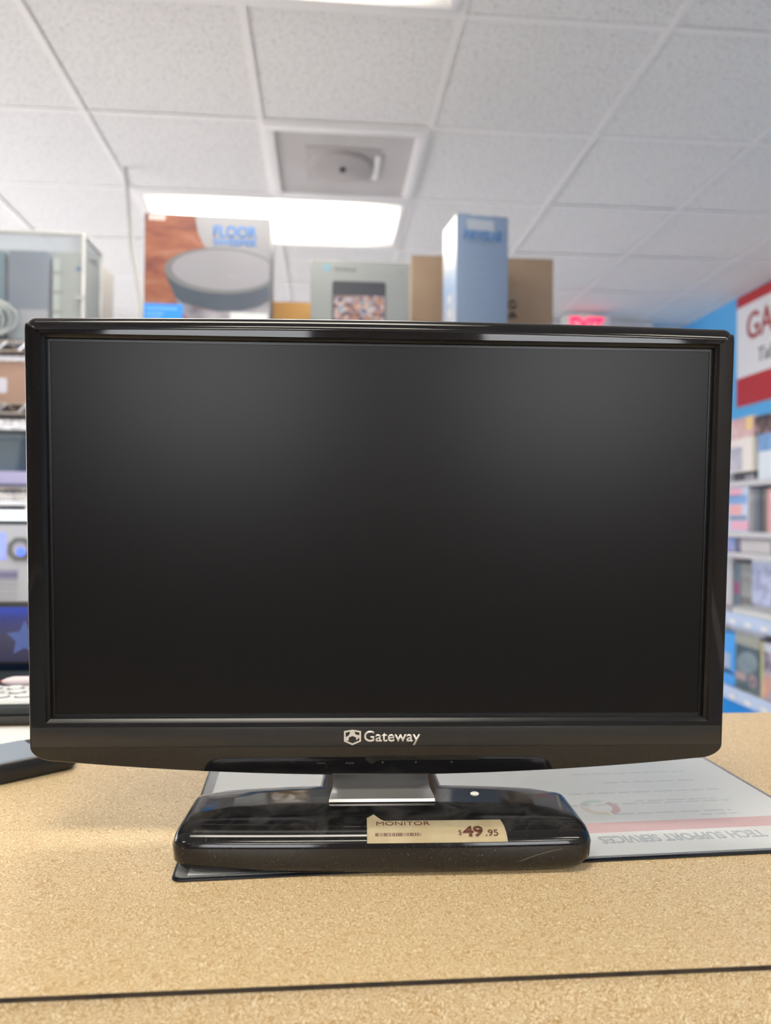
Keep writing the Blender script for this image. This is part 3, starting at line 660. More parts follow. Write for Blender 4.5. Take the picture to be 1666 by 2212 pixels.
body_pts = [(sx(357+0), sy(580))] + [(sx(x), sy(y)) for x, y in ((358, 590), (364, 606), (372, 622), (380, 640), (395, 652), (430, 660), (470, 668), (520, 666), (560, 655), (585.5, 640), (585.5, 560))] + [(sx(x), sy(y)) for x, y in ((540, 545), (470, 536), (400, 545), (365, 560))]
prism('sweeper_side', clip(body_pts), yb-0.0006, yb-0.0001, M_PBODY, sw)
prism('sweeper_skirt', clip([(sx(x), sy(y)) for x, y in ((360, 588), (372, 622), (383, 650), (410, 690), (585.5, 690), (585.5, 655), (540, 664), (470, 668), (420, 660))]), yb-0.0005, yb-0.0001, noisy('printed floor shine', [(0.35, (0.10, 0.10, 0.14)), (0.5, (0.24, 0.23, 0.28)), (0.7, (0.40, 0.40, 0.45))], 9, 0.45, 3), sw)
prism('sweeper_rim', clip(top_e(480, 580, 124, 49)), yb-0.0008, yb-0.0002, mat('printed grey rim', (0.14, 0.145, 0.165), 0.4), sw)
prism('sweeper_lid', clip(top_e(484, 578, 112, 43)), yb-0.0010, yb-0.0004, noisy('printed pale lid', [(0.3, (0.23, 0.23, 0.27)), (0.7, (0.27, 0.27, 0.315))], 4, 0.4), sw)
prism('lid_emblem', [(sx(x), sy(y)) for x, y in ellipse(508, 591, 14, 5, 20)], yb-0.0012, yb-0.0009, mat('printed mid grey', (0.26, 0.26, 0.29), 0.4), sw)
box('blue_panel', sx(312.5), sx(397), yb-0.0008, yb, 0.004, sy(655), mat('bright blue print', (0.02, 0.26, 0.85), 0.45), sw)
bm = bmesh.new()
for x0, x1, y in ((318, 385, 663), (318, 355, 674), (318, 350, 684)): add_box(bm, sx(x0), sx(x1), yb-0.0010, yb-0.0007, sy(y+4), sy(y))
finish('blue_panel_text', bm, mat('pale blue print', (0.16, 0.42, 0.88), 0.45), sw)['kind'] = 'stuff'
box('white_panel', sx(500), sx(582), yb-0.0011, yb, 0.004, sy(669), mat('pale print', (0.60, 0.65, 0.68), 0.45), sw)
M_BLUEINK = mat('blue ink', (0.03, 0.20, 0.62), 0.5)
lettering('FLOOR', sx(462), sx(557), sy(508), sy(483), FRONT(yb), M_BLUEINK, sw, 0.0004, bold=0.02)
lettering('SWEEPER', sx(462), sx(558), sy(526), sy(511), FRONT(yb), M_BLUEINK, sw, 0.0004, bold=0.02)
bm = bmesh.new(); x = 322
while x < 356: add_box(bm, sx(x), sx(x+4.5), yb-0.0008, yb-0.0003, sy(477), sy(465+(x % 3))); x += 6
finish('corner_print', bm, mat('pinkish white print', (0.72, 0.62, 0.62), 0.5), sw)['kind'] = 'stuff'

# --- grey carton with a picture of a screen
po = thing('screen_device_box', 'pale grey carton showing a dark-framed screen with a colourful picture', 'box', (0.1025, 2.40, z1), rad(0))
W_, H_ = 0.303, CZ+0.792-z1; hx = W_/2
box('body', -hx, hx, -0.10, 0.10, 0, H_, noisy('grey card dimmed as backlit', [(0.3, (0.20, 0.22, 0.235)), (0.7, (0.23, 0.25, 0.27))], 4, 0.5), po, 0.001)  # card colour darkened to carry the backlit shade
box('top_flap', -hx+0.001, hx-0.001, -0.099, 0.099, H_, H_+0.001, mat('grey coated card', (0.5, 0.5, 0.5), 0.5), po)
px_ = lambda p: (p-778.5)/213*W_; pz_ = lambda p: H_-(p-564)*0.00142
prism('screen_picture_frame', rrect(px_(718), px_(834), 0.004, pz_(608), 0.008), -0.1006, -0.0998, mat('printed black screen', (0.022, 0.026, 0.042), 0.35), po)
def mosaic():
    m = mat('printed colourful picture', rough=0.45); n, l, b = nodes(m)
    v = n.new('ShaderNodeTexVoronoi'); v.inputs['Scale'].default_value = 95; t_ = n.new('ShaderNodeTexCoord'); l.new(t_.outputs['Object'], v.inputs['Vector'])
    s = n.new('ShaderNodeSeparateColor'); l.new(v.outputs['Color'], s.inputs[0])
    r = ramp(n, [(0.0, (0.03, 0.03, 0.07)), (0.18, (0.16, 0.08, 0.08)), (0.36, (0.32, 0.17, 0.13)), (0.52, (0.26, 0.16, 0.18)), (0.66, (0.14, 0.22, 0.33)), (0.82, (0.40, 0.35, 0.38)), (1.0, (0.38, 0.24, 0.16))])
    l.new(s.outputs[0], r.inputs[0]); l.new(r.outputs[0], b.inputs['Base Color']); return m
box('screen_picture', px_(723), px_(831), -0.1010, -0.1002, 0.006, pz_(639), mosaic(), po)
prism('logo_dot', ellipse(px_(706), pz_(580), 0.011, 0.0125, 20), -0.1005, -0.0998, mat('dull teal print', (0.16, 0.32, 0.42), 0.5), po)
lettering('aurelup', px_(724), px_(770), pz_(590), pz_(575), FRONT(-0.1002), mat('grey print', (0.16, 0.17, 0.18), 0.5), po, 0.0003, bold=0.02)
bm = bmesh.new()
for a, b, y in ((815, 856, 577), (820, 870, 584), (862, 872, 583)): add_box(bm, px_(a), px_(b), -0.1005, -0.0998, pz_(y+2.5), pz_(y))
finish('small_print', bm, mat('soft grey print', (0.26, 0.27, 0.29), 0.5), po)['kind'] = 'stuff'
o = box('seal_sticker', hx, hx+0.0006, -0.096, -0.080, pz_(668), pz_(650), mat('teal sticker', (0.08, 0.36, 0.50), 0.4), po)

# --- tall blue carton, turned a little
bl = thing('tall_blue_box', 'tall narrow pale blue carton with blue brand lettering, in front of brown box', 'box', (0.478, 2.395, z1), rad(7))
W_, D_, H_ = 0.170, 0.150, CZ+0.957-z1; hx = W_/2; yb = -D_/2
M_PALEB = noisy('blue card dimmed as backlit', [(0.3, (0.155, 0.215, 0.335)), (0.7, (0.18, 0.245, 0.37))], 4, 0.45)  # pale blue darkened, backlit shade is in the colour
def grad_side():
    m = mat('blue fading side panel', rough=0.4); n, l, b = nodes(m)
    t_ = n.new('ShaderNodeTexCoord'); s = n.new('ShaderNodeSeparateXYZ'); l.new(t_.outputs['Object'], s.inputs[0])
    k = n.new('ShaderNodeMapRange'); k.inputs['From Min'].default_value = 0.0; k.inputs['From Max'].default_value = 0.43; l.new(s.outputs[2], k.inputs['Value'])
    r = ramp(n, [(0.0, (0.62, 0.66, 0.74)), (0.30, (0.55, 0.62, 0.78)), (0.50, (0.30, 0.48, 0.80)), (0.62, (0.42, 0.55, 0.78)), (0.78, (0.86, 0.85, 0.80)), (1.0, (0.88, 0.86, 0.78))])
    l.new(k.outputs[0], r.inputs[0]); l.new(r.outputs[0], b.inputs['Base Color']); return m
box('body', -hx, hx, -D_/2, D_/2, 0, H_, M_PALEB, bl, 0.001)
box('side_print', -hx-0.0005, -hx, -D_/2+0.002, D_/2-0.002, 0.002, H_-0.002, grad_side(), bl)
bm = bmesh.new(); add_box(bm, -hx+0.001, -hx*0.45, -D_/2, D_/2-0.001, H_, H_+0.0012); add_box(bm, -hx*0.4, hx*0.35, -D_/2+0.004, D_/2-0.001, H_-0.001, H_+0.0008); add_box(bm, hx*0.4, hx-0.001, -D_/2, D_/2-0.001, H_, H_+0.0012); finish('top_flap', bm, mat('blue grey card edge', (0.16, 0.20, 0.28), 0.6), bl)
for y in (0.385-0.1, 0.24, 0.195): box('side_icon', -hx-0.0009, -hx-0.0004, -0.016, 0.014, y-0.11, y-0.085, mat('white print', (0.80, 0.82, 0.88), 0.5), bl)
prism('side_picture', rrect(-0.045, 0.055, 0.004, 0.075, 0.02), -hx-0.0010, -hx-0.0004, mat('slate print', (0.22, 0.32, 0.42), 0.5), bl, 'x')
fx = lambda p: (p-1025)/123*W_; fz = lambda p: H_-(p-464)*0.00144
lettering('INKVISLAB', fx(979), fx(1071), fz(519), fz(496), FRONT(yb), mat('deep blue ink', (0.02, 0.13, 0.36), 0.5), bl, 0.0004, bold=0.02, shear=0.25)
box('paper_label', fx(988), fx(1052), yb-0.0004, yb, fz(498), fz(474), mat('pale label', (0.31, 0.35, 0.42), 0.5), bl)
lettering('wireless light tower', fx(988), fx(1060), fz(528), fz(518), FRONT(yb), mat('slate ink', (0.13, 0.17, 0.24), 0.5), bl, 0.0003, bold=0.01)
M_LINE = mat('faint blue line print', (0.19, 0.255, 0.375), 0.5)
bm = bmesh.new()
def frame_lines(x0, x1, z0, z1_, k=0.0016):
    add_box(bm, x0, x1, yb-0.0004, yb, z0, z0+k); add_box(bm, x0, x1, yb-0.0004, yb, z1_-k, z1_); add_box(bm, x0, x0+k, yb-0.0004, yb, z0+k, z1_-k); add_box(bm, x1-k, x1, yb-0.0004, yb, z0+k, z1_-k)
frame_lines(fx(1002), fx(1042), fz(566), fz(549)); frame_lines(fx(1000), fx(1044), fz(676), fz(567))
for p in (590, 612, 640): add_box(bm, fx(1004), fx(1040), yb-0.0004, yb, fz(p+1), fz(p))
finish('line_drawing', bm, M_LINE, bl)['kind'] = 'stuff'

# --- brown cartons
br = carton('brown_carton', 'plain brown carton with a small dark recycling mark, behind tall blue box', 0.505, 0.13, CZ+0.928-z1, (0.551, 2.672, z1), rad(-1), noisy('kraft dimmed as backlit', [(0.3, (0.27, 0.185, 0.13)), (0.7, (0.31, 0.22, 0.155))], 8, 0.8), tape=mat('kraft tape', (0.40, 0.26, 0.14), 0.35))  # kraft tone darkened for the shaded, backlit front
hb = CZ+0.928-z1
rp = lambda x: (x-1044.5)/305*0.505; rz = lambda p: hb-(p-556)*0.00160
ring = ellipse(rp(1109), rz(660), 0.0155, 0.017, 24)
prism('printed_mark', ring, -0.0656, -0.065, mat('dark brown ink', (0.05, 0.035, 0.025), 0.6), br)
prism('printed_mark', [(rp(1098), rz(690)), (rp(1120), rz(690)), (rp(1114), rz(676)), (rp(1104), rz(676))], -0.0656, -0.065, mat('dark brown ink'), br)
prism('mark_centre', [(rp(1104), rz(664)), (rp(1118), rz(658)), (rp(1114), rz(655)), (rp(1103), rz(659))], -0.0659, -0.0656, mat('kraft speck', (0.34, 0.24, 0.17), 0.7), br)
carton('orange_carton', 'small orange brown carton between floor sweeper carton and grey screen carton', 0.135, 0.12, CZ+0.745-z1, (-0.122, 2.655, z1), 0, M_CARD2, tape=mat('kraft tape'))

# --- clear tote with boxes inside, beige box beside it
M_ACR = clear_mat('clear acrylic', (0.95, 0.97, 0.98), 0.06, 0.07)
tt = thing('clear_tote', 'clear plastic display case with rounded white rim over grey blue boxes', 'case', (-1.058, 2.436, z1))
w2, d2, hT = 0.318, 0.090, CZ+0.862-z1
bm = bmesh.new()
for b in ((-w2, w2, -d2, -d2+0.003, 0, hT-0.003), (-w2, w2, d2-0.003, d2, 0, hT-0.003), (-w2, -w2+0.003, -d2+0.003, d2-0.003, 0, hT-0.003), (w2-0.003, w2, -d2+0.003, d2-0.003, 0, hT-0.003)): add_box(bm, *b)
finish('wall_panel', bm, M_ACR, tt)
box('lid', -w2-0.002, w2+0.002, -d2-0.002, d2+0.002, hT-0.003, hT, M_ACR, tt)
M_RIM = clear_mat('milky edge plastic', (0.9, 0.92, 0.92), 0.12, 0.75)
bm = bmesh.new()
for x in (-w2, w2): add_rod(bm, (x, -d2, 0), (x, -d2, hT), 0.006, 8); add_rod(bm, (x, -d2, hT), (x, d2, hT), 0.006, 8); add_rod(bm, (x, d2, 0), (x, d2, hT), 0.005, 8)
for y in (-d2, d2): add_rod(bm, (-w2, y, hT), (w2, y, hT), 0.005, 8)
finish('edge_bead', bm, M_RIM, tt, 60)
for z in (0.14, 0.06): box('latch', w2-0.02, w2+0.004, -d2-0.008, -d2-0.004, z, z+0.012, mat('grey latch', (0.40, 0.43, 0.46), 0.4), tt)
M_GB = noisy('grey blue card', [(0.3, (0.23, 0.27, 0.36)), (0.7, (0.29, 0.33, 0.43))], 5, 0.5)
g = thing('grey_blue_box', 'grey blue box with a pale lower band inside the clear case', 'box', (-0.905, 2.42, z1))
box('body', -0.062, 0.058, -0.06, 0.10, 0, CZ+0.81-z1, M_GB, g, 0.001)
box('lower_band', -0.061, 0.057, -0.0606, -0.06, 0.02, 0.11, mat('pale lilac print', (0.50, 0.49, 0.56), 0.5), g); box('lower_text', -0.05, 0.04, -0.0612, -0.0606, 0.02, 0.06, mat('pale teal print', (0.42, 0.48, 0.53), 0.5), g)
g = thing('pale_green_box', 'pale grey box with blue tag standing between case wall and grey blue box', 'box', (-0.780, 2.44, z1))
box('body', -0.055, 0.034, -0.08, 0.08, 0, CZ+0.805-z1, noisy('pale grey green card', [(0.3, (0.44, 0.46, 0.46)), (0.7, (0.50, 0.52, 0.52))], 5, 0.5), g, 0.001)
box('side_strip', -0.0548, -0.035, -0.0806, -0.08, 0.0, CZ+0.79-z1, mat('pale mint print', (0.60, 0.66, 0.66), 0.5), g)
box('blue_tag', 0.013, 0.031, -0.0808, -0.08, CZ+0.752-z1, CZ+0.766-z1, mat('mid blue tag', (0.12, 0.26, 0.48), 0.5), g)
for z in (0.22, 0.16, 0.10): box('side_notch', -0.053, -0.022, -0.0812, -0.0806, z, z+0.010, mat('olive grey print', (0.36, 0.38, 0.34), 0.5), g)
g = thing('teal_blue_box', 'dull teal blue box inside the clear case at left photo edge', 'box', (-1.09, 2.44, z1))
box('body', -0.10, 0.112, -0.08, 0.08, 0, CZ+0.806-z1, noisy('dull teal card', [(0.3, (0.15, 0.25, 0.33)), (0.7, (0.20, 0.31, 0.40))], 5, 0.5), g, 0.001); box('top_flap', -0.099, 0.111, -0.079, 0.079, CZ+0.806-z1, CZ+0.807-z1, mat('dull teal edge', (0.12, 0.2, 0.26), 0.6), g)
g = thing('cable_bundle', 'crumpled grey cable bundle at left photo edge in front of boxes', 'cable bundle', (-1.0, 2.306, z1))
bm = bmesh.new()
for k in range(5):
    cxr = [(-0.05+0.018*k+0.055*math.cos(a*0.55+k), 0.012*math.sin(a*0.9+k), 0.068+0.05*math.sin(a*0.55+k)) for a in range(12)]; add_tube(bm, cxr, 0.006)
finish('cable_loops', bm, noisy('grey cable', [(0.3, (0.25, 0.30, 0.33)), (0.7, (0.50, 0.54, 0.55))], 20, 0.5), g, 60)
bm = bmesh.new(); add_tube(bm, [(-0.01+0.012*math.cos(a*0.7), 0.014*math.sin(a*0.7), 0.07) for a in range(10)], 0.004); finish('cable_tie', bm, M_BLACK, g, 60)
g = thing('beige_tower_box', 'beige box with a dark handle slot standing right behind the clear case', 'box', (-0.795, 2.625, z1))
box('body', -0.043, 0.043, -0.095, 0.09, 0, CZ+0.853-z1, noisy('beige metal', [(0.3, (0.46, 0.43, 0.41)), (0.7, (0.52, 0.49, 0.47))], 5, 0.5), g, 0.002)
box('slot', 0.043, 0.0440, -0.075, -0.050, 0.20, 0.255, mat('olive slot', (0.12, 0.115, 0.10), 0.6), g); box('front_plate', -0.041, 0.042, -0.0962, -0.095, 0.01, CZ+0.845-z1, mat('warm grey plate', (0.36, 0.35, 0.34), 0.5), g)
# --- hanging cable
bm = bmesh.new(); add_tube(bm, [(-0.818, 3.10, ZC-0.001), (-0.810, 3.10, CZ+1.335), (-0.797, 3.075, CZ+1.25), (-0.785, 3.05, CZ+1.17), (-0.764, 3.0, CZ+1.04), (-0.728, 2.95, CZ+0.905), (-0.703, 2.90, CZ+0.80), (-0.692, 2.88, CZ+0.70), (-0.69, 2.87, 1.2), (-0.69, 2.87, 0.002)], 0.0085)
tag(finish('hanging_cable', bm, mat('light grey cable', (0.56, 0.56, 0.54), 0.5), None, 60), 'light grey cable hanging from ceiling grid beside the floor sweeper carton', 'cable')
# --- lower shelves of the left rack
g = carton('brown_box', 'brown cardboard box with white label on the left rack second shelf', 0.40, 0.30, CZ+0.462-z2, (-1.086, 2.46, z2), 0, noisy('rosy kraft', [(0.3, (0.36, 0.235, 0.19)), (0.7, (0.41, 0.28, 0.23))], 8, 0.8), tape=mat('kraft tape'))
prism('white_label', rrect(0.04, 0.140, 0.030, 0.075, 0.008), -0.1505, -0.15, mat('lilac white label', (0.66, 0.66, 0.80), 0.5), g)
g = thing('grey_bin', 'dark slate tapered plastic bin on the left rack third shelf', 'bin', (-1.03, 2.45, z3+0.046))
bm = bmesh.new(); loft(bm, [[(x, y, z) for x, y in rrect(-a, a, -0.1-e, 0.1+e, 0.012)] for a, e, z in ((0.098, 0, 0), (0.118, 0.012, 0.098), (0.126, 0.016, 0.10), (0.126, 0.016, 0.112))]); finish('tub', bm, noisy('slate plastic', [(0.3, (0.10, 0.145, 0.19)), (0.7, (0.13, 0.18, 0.235))], 5, 0.45), g, 40)
bm = bmesh.new(); loft(bm, [[(x, y, z) for x, y in rrect(-a, a, -0.118, 0.118, 0.012)] for a, z in ((0.128, 0.112), (0.128, 0.120))]); finish('lid', bm, mat('dark slate lid', (0.04, 0.055, 0.065), 0.5), g, 40)
g = thing('lavender_box', 'flat pale lavender box under the slate bin on left rack', 'box', (-1.03, 2.45, z3))
box('body', -0.16, 0.165, -0.13, 0.13, 0.008, 0.046, mat('lavender card', (0.46, 0.46, 0.76), 0.5), g, 0.002); box('bottom_tray', -0.158, 0.163, -0.128, 0.128, 0, 0.008, mat('navy tray', (0.06, 0.08, 0.18), 0.5), g)
g = thing('light_bar', 'bright white glowing light bar hung under the left rack third shelf', 'light', (-1.05, 2.32, CZ-0.012))
box('diffuser', -0.30, 0.20, 0, 0.02, 0, 0.028, mat('glowing white diffuser', (0.9, 0.9, 0.9), 0.5, emit=(0.86, 1.0, 0.95), es=1.1), g, 0.003)
box('backing', -0.302, 0.202, 0.02, 0.03, -0.002, 0.030, M_GRID, g)
for x in (-0.25, 0.15): box('hanger', x, x+0.012, 0.021, 0.027, 0.030, ZS[2]-0.034-CZ+0.012, M_GRID, g)
# white tower computer, open side lit blue
pc = thing('white_computer_tower', 'white computer tower with blue lit fan and drive slots, left photo edge', 'computer', (-1.0, 2.50, z4))
hP = CZ-0.024-z4
box('case', -0.18, 0.16, -0.19, 0.19, 0, hP, mat('silvery white case', (0.52, 0.56, 0.66), 0.35), pc, 0.004)
box('top_rim', -0.181, 0.161, -0.1905, -0.12, hP, hP+0.012, mat('dark rim', (0.03, 0.035, 0.06), 0.4), pc)
cpx = lambda p: (p-44)*0.00142-0.92+1.0; cpz = lambda p: hP-(p-1133)*0.00142
def oct_(cx, cz, r, n=8): return [(cx+r*math.cos(2*math.pi*(i+0.5)/n), cz+r*math.sin(2*math.pi*(i+0.5)/n)) for i in range(n)]
prism('fan_frame', oct_(cpx(57), cpz(1185), 0.038), -0.196, -0.19, mat('grey fan frame', (0.16, 0.18, 0.20), 0.5), pc)
prism('fan_ring', ellipse(cpx(57), cpz(1185), 0.021, 0.021, 24), -0.198, -0.196, mat('pale fan blades', (0.45, 0.47, 0.62), 0.4), pc)
prism('fan_light', ellipse(cpx(60), cpz(1190), 0.011, 0.011, 20), -0.200, -0.198, mat('blue led glow', (0.05, 0.1, 0.9), 0.4, emit=(0.05, 0.13, 1.0), es=1.6), pc)
box('blue_strip', cpx(8), cpx(26), -0.193, -0.19, cpz(1205), cpz(1152), mat('lilac blue led', (0.2, 0.25, 0.9), 0.4, emit=(0.22, 0.28, 1.0), es=0.8), pc)
box('side_channel', cpx(4), cpx(9), -0.1925, -0.19, cpz(1300), cpz(1150), mat('grey channel', (0.26, 0.27, 0.34), 0.5), pc)
for p, q, col in ((1228, 1236, (0.30, 0.30, 0.48)), (1236, 1243, (0.16, 0.17, 0.34)), (1244, 1250, (0.34, 0.34, 0.46))): box('drive_bay', cpx(6), cpx(52), -0.193, -0.19, cpz(q), cpz(p), mat('drive %g' % col[0], col, 0.5), pc)
for p in (1258, 1267, 1278, 1288): box('vent_slot', cpx(0), cpx(52), -0.1915, -0.19, cpz(p+1.6), cpz(p), mat('slot grey', (0.26, 0.27, 0.29), 0.6), pc)
M_LIL = noisy('grey lilac card', [(0.3, (0.22, 0.22, 0.26)), (0.7, (0.28, 0.28, 0.33))], 6, 0.6)
carton('grey_carton', 'grey carton behind the brown box on the left rack', 0.62, 0.09, 0.150, (-1.02, 2.685, z2), 0, M_LIL)
carton('grey_carton', 'tall grey carton behind the slate bin on the left rack', 0.62, 0.09, 0.205, (-1.02, 2.69, z3), 0, M_LIL)
carton('grey_carton', 'thin grey carton behind the white computer tower', 0.62, 0.042, 0.305, (-1.02, 2.722, z4), 0, M_LIL)
# blue carton seen only as a reflection in the glossy base
carton('blue_carton', 'blue carton on second rack shelf hidden behind the monitor', 0.30, 0.22, 0.13, (-0.12, 2.44, z2), 0, mat('mid blue card', (0.02, 0.16, 0.42), 0.5))

# ------------------------------------------------------------------ right hand shelving, wall sign
def gy(px, X):                                          # depth of a photo column on the plane x = X
    return X/math.tan(math.atan((px-833)/1620)+yaw)
GXF = 2.25
gd = thing('gondola_shelving', 'white shop shelving with pale blue price rails along the blue right wall', 'shelving', (GXF, 0, 0))
gy0, gy1 = 2.5, 5.0; GL = [0.240, 0.652, 0.985, 1.098, 1.375]
M_SHELF = mat('pale grey shelf steel', (0.62, 0.62, 0.66), 0.4)
box('base_kick', 0.012, 0.33, gy0, gy1, 0, 0.18, mat('bright blue kick panel', (0.0, 0.27, 0.80), 0.4), gd)
box('back_panel', 0.315, 0.335, gy0, gy1, 0.18, 1.62, mat('grey pegboard', (0.42, 0.42, 0.43), 0.6), gd)
M_RAIL = mat('pale blue price rail', (0.52, 0.64, 0.88), 0.22)
for k, z in enumerate(GL):
    box('shelf', 0.0, 0.315, gy0, gy1, z-0.022, z-0.002, M_SHELF, gd)
    if k < 2:
        bm = bmesh.new(); add_prism(bm, [(-0.020, z-0.064), (-0.017, z-0.064), (-0.0035, z), (0.0, z), (0.0, z-0.066), (-0.018, z-0.068)], gy0, gy1, 'y'); finish('price_rail', bm, M_RAIL, gd)
        box('rail_lip_strip', -0.0165, -0.0125, gy0, gy1, z-0.034, z-0.031, mat('clear rail lip', (0.80, 0.86, 0.95), 0.15), gd)  # thin pale strip along the front of each price rail
        for i in range(16):
            y = gy0+0.08+i*0.15; box('price_card', -0.0160, -0.0150, y, y+0.055, z-0.058, z-0.036, M_PAPER, gd) if k < 2 else None
    else: box('shelf_lip', -0.004, 0.0, gy0, gy1, z-0.030, z, M_SHELF, gd)
for y in (gy0-0.02, gy1): box('end_upright', 0.28, 0.335, y, y+0.02, 0, 1.62, M_SHELF, gd)
# things on the shelves: fronts face the aisle (-x)
def shelf_box(name, label, p0, p1, z, h, m, X=GXF+0.015, dp=0.12, art=None, top=None, cat='box', group=None):
    a, b = gy(p1, X), gy(p0, X); t = thing(name, label, cat, (X, (a+b)/2, z), 0, group); w = (b-a)/2
    box('body', 0, dp, -w, w, 0, h, m, t, 0.0015)
    for (n_, u0, u1, v0, v1, mm) in (art or []): box(n_, -0.0006, 0, -w+2*w*(1-u1), -w+2*w*(1-u0), h*v0, h*v1, mm, t)
    return t
pk = lambda n, c=(0.5, 0.5, 0.5): mat(n, c, 0.45)
zz = GL[4]
shelf_box('game_box', 'white game box with grey figure, top shelf below a reddish box', 1572, 1631, zz+0.050, 0.185, pk('cream white card', (0.84, 0.78, 0.75)), art=[('figure_print', 0.05, 0.55, 0.05, 0.75, noisy('grey lilac print', [(0.3, (0.36, 0.40, 0.50)), (0.7, (0.62, 0.58, 0.66))], 12)), ('cover_edge', 0.90, 1.0, 0.0, 1.0, pk('pale olive print', (0.62, 0.62, 0.50)))])
shelf_box('gap_block', 'dark block filling the black gap under the white game box', 1585, 1631, zz, 0.050, pk('dark case', (0.05, 0.05, 0.06)), art=[('grey_strip', 0.55, 1.0, 0.1, 0.6, pk('grey lilac', (0.32, 0.30, 0.36)))])  # dark block stands in for the black gap under the box
shelf_box('red_game_box', 'pale red game box with yellow edge, on top of white game box', 1577, 1628, zz+0.235, 0.110, noisy('faded red print', [(0.35, (0.62, 0.36, 0.38)), (0.6, (0.72, 0.52, 0.53)), (0.75, (0.70, 0.62, 0.55))], 14), art=[('yellow_edge', 0.68, 0.96, 0.35, 1.0, pk('soft yellow print', (0.82, 0.60, 0.26)))])
shelf_box('blue_game_box', 'blue and white game box right of white game box', 1638, 1690, zz, 0.235, pk('white blue card', (0.74, 0.82, 0.90)), dp=0.14, art=[('blue_top', 0, 1, 0.62, 1.0, noisy('blue sky print', [(0.3, (0.16, 0.30, 0.58)), (0.7, (0.28, 0.50, 0.85))], 12))])
shelf_box('dark_game_box', 'dark brown game box on top of blue and white game box', 1630, 1668, zz+0.235, 0.100, noisy('dark picture', [(0.35, (0.04, 0.03, 0.05)), (0.55, (0.18, 0.11, 0.10)), (0.7, (0.50, 0.36, 0.40))], 16))
zz = GL[3]
shelf_box('pink_blue_box', 'white box with pink and blue patches on middle shelf', 1560, 1617, zz, 0.262-0.015, pk('lilac white card', (0.62, 0.68, 0.86)), art=[('pink_patch', 0.30, 0.75, 0.80, 0.97, pk('pink print', (0.85, 0.45, 0.60))), ('blue_patch', 0.20, 0.95, 0.62, 0.82, pk('blue print', (0.22, 0.40, 0.75))), ('pink_patch', 0.30, 0.75, 0.38, 0.60, pk('salmon print', (0.88, 0.45, 0.48))), ('blue_patch', 0.30, 0.95, 0.26, 0.36, pk('slate print2', (0.20, 0.28, 0.45))), ('pink_patch', 0.35, 1.0, 0.04, 0.24, pk('pink print'))])
for i, (p0, p1, c, lb) in enumerate(((1619, 1628, (0.34, 0.34, 0.35), 'light grey'), (1629, 1640, (0.16, 0.19, 0.24), 'slate blue'), (1641, 1649, (0.08, 0.085, 0.10), 'near black'), (1650, 1657, (0.20, 0.19, 0.17), 'dark taupe'), (1658, 1690, (0.78, 0.42, 0.44), 'wide pink'))):
    shelf_box('upright_case', lb+' case standing upright in the middle shelf row', p0, p1, zz, 0.225, pk('case %d' % i, c), X=GXF+0.015, dp=0.14, group='upright cases on the middle shelf', cat='case', art=[('spine_line', 0.3, 0.7, 0.75, 0.9, pk('spine %d' % i, tuple(min(1, v*1.6) for v in c)))])
zz = GL[2]
shelf_box('white_flat_box', 'flat white box in the narrow gap between two shelves', 1600, 1665, zz, 0.075, pk('warm white card', (0.60, 0.58, 0.60)), X=GXF+0.03, dp=0.16, art=[('lid_line', 0, 1, 0.80, 0.84, pk('grey line', (0.35, 0.34, 0.36)))])
shelf_box('blue_case', 'small lilac and blue case at left of the flat white box', 1564, 1591, zz, 0.078, noisy('lilac blue print', [(0.35, (0.16, 0.30, 0.66)), (0.55, (0.42, 0.40, 0.70)), (0.7, (0.62, 0.48, 0.62))], 16), X=GXF+0.03, dp=0.16, cat='case', art=[('cover_edge', 0.9, 1, 0, 1, pk('teal edge', (0.12, 0.25, 0.36)))])
zz = GL[1]
shelf_box('pink_white_case', 'white upright case with pink print on the shelf above blue rail', 1556, 1583, zz, 0.285, noisy('pink white print', [(0.35, (0.80, 0.50, 0.58)), (0.55, (0.74, 0.68, 0.78))], 9), X=GXF+0.16, dp=0.14, cat='case', art=[('cover_edge', 0.62, 1, 0, 1, pk('pale grey print', (0.60, 0.64, 0.68)))])
shelf_box('magenta_case', 'dark slate upright case with magenta patch beside pink case', 1585, 1600, zz, 0.262, pk('slate case', (0.17, 0.22, 0.28)), X=GXF+0.16, dp=0.14, cat='case', art=[('magenta_patch', 0.1, 0.9, 0.30, 0.55, pk('magenta print', (0.36, 0.10, 0.22)))])
for k in range(6):
    shelf_box('stacked_case', ('', 'grey case second from the bottom of the flat stack', 'grey case lying third from below in the flat stack', 'grey case in the middle, fourth up in the flat stack', 'grey case just under the topmost of the flat stack', 'grey case topmost on the flat stack')[k], 1601, 1624, zz+0.030+k*0.039, 0.038, pk('stack grey %d' % (k % 3), ((0.30, 0.30, 0.29), (0.40, 0.41, 0.41), (0.34, 0.36, 0.35))[k % 3]), X=GXF+0.16, dp=0.14, group='flat stack of grey cases', cat='case') if k else shelf_box('stacked_case', 'thin dark case at the bottom of the flat grey stack', 1601, 1624, zz, 0.069, pk('stack dark', (0.22, 0.21, 0.20)), X=GXF+0.16, dp=0.14, group='flat stack of grey cases', cat='case')
shelf_box('white_box', 'tall lilac white box with grey print right of the case stack', 1625, 1668, zz+0.040, 0.262, noisy('lilac white print', [(0.40, (0.40, 0.44, 0.66)), (0.5, (0.60, 0.66, 0.90)), (0.7, (0.64, 0.70, 0.92))], 14), X=GXF+0.16, dp=0.12, art=[('header_strip', 0.0, 1.0, 0.90, 1.0, pk('pale strip', (0.70, 0.74, 0.86)))])
g = thing('clear_hook_tag', 'clear crumpled plastic hanger tag on top of lilac white box', 'tag', (GXF+0.20, gy(1645, GXF+0.17), zz+0.302))
bm = bmesh.new()
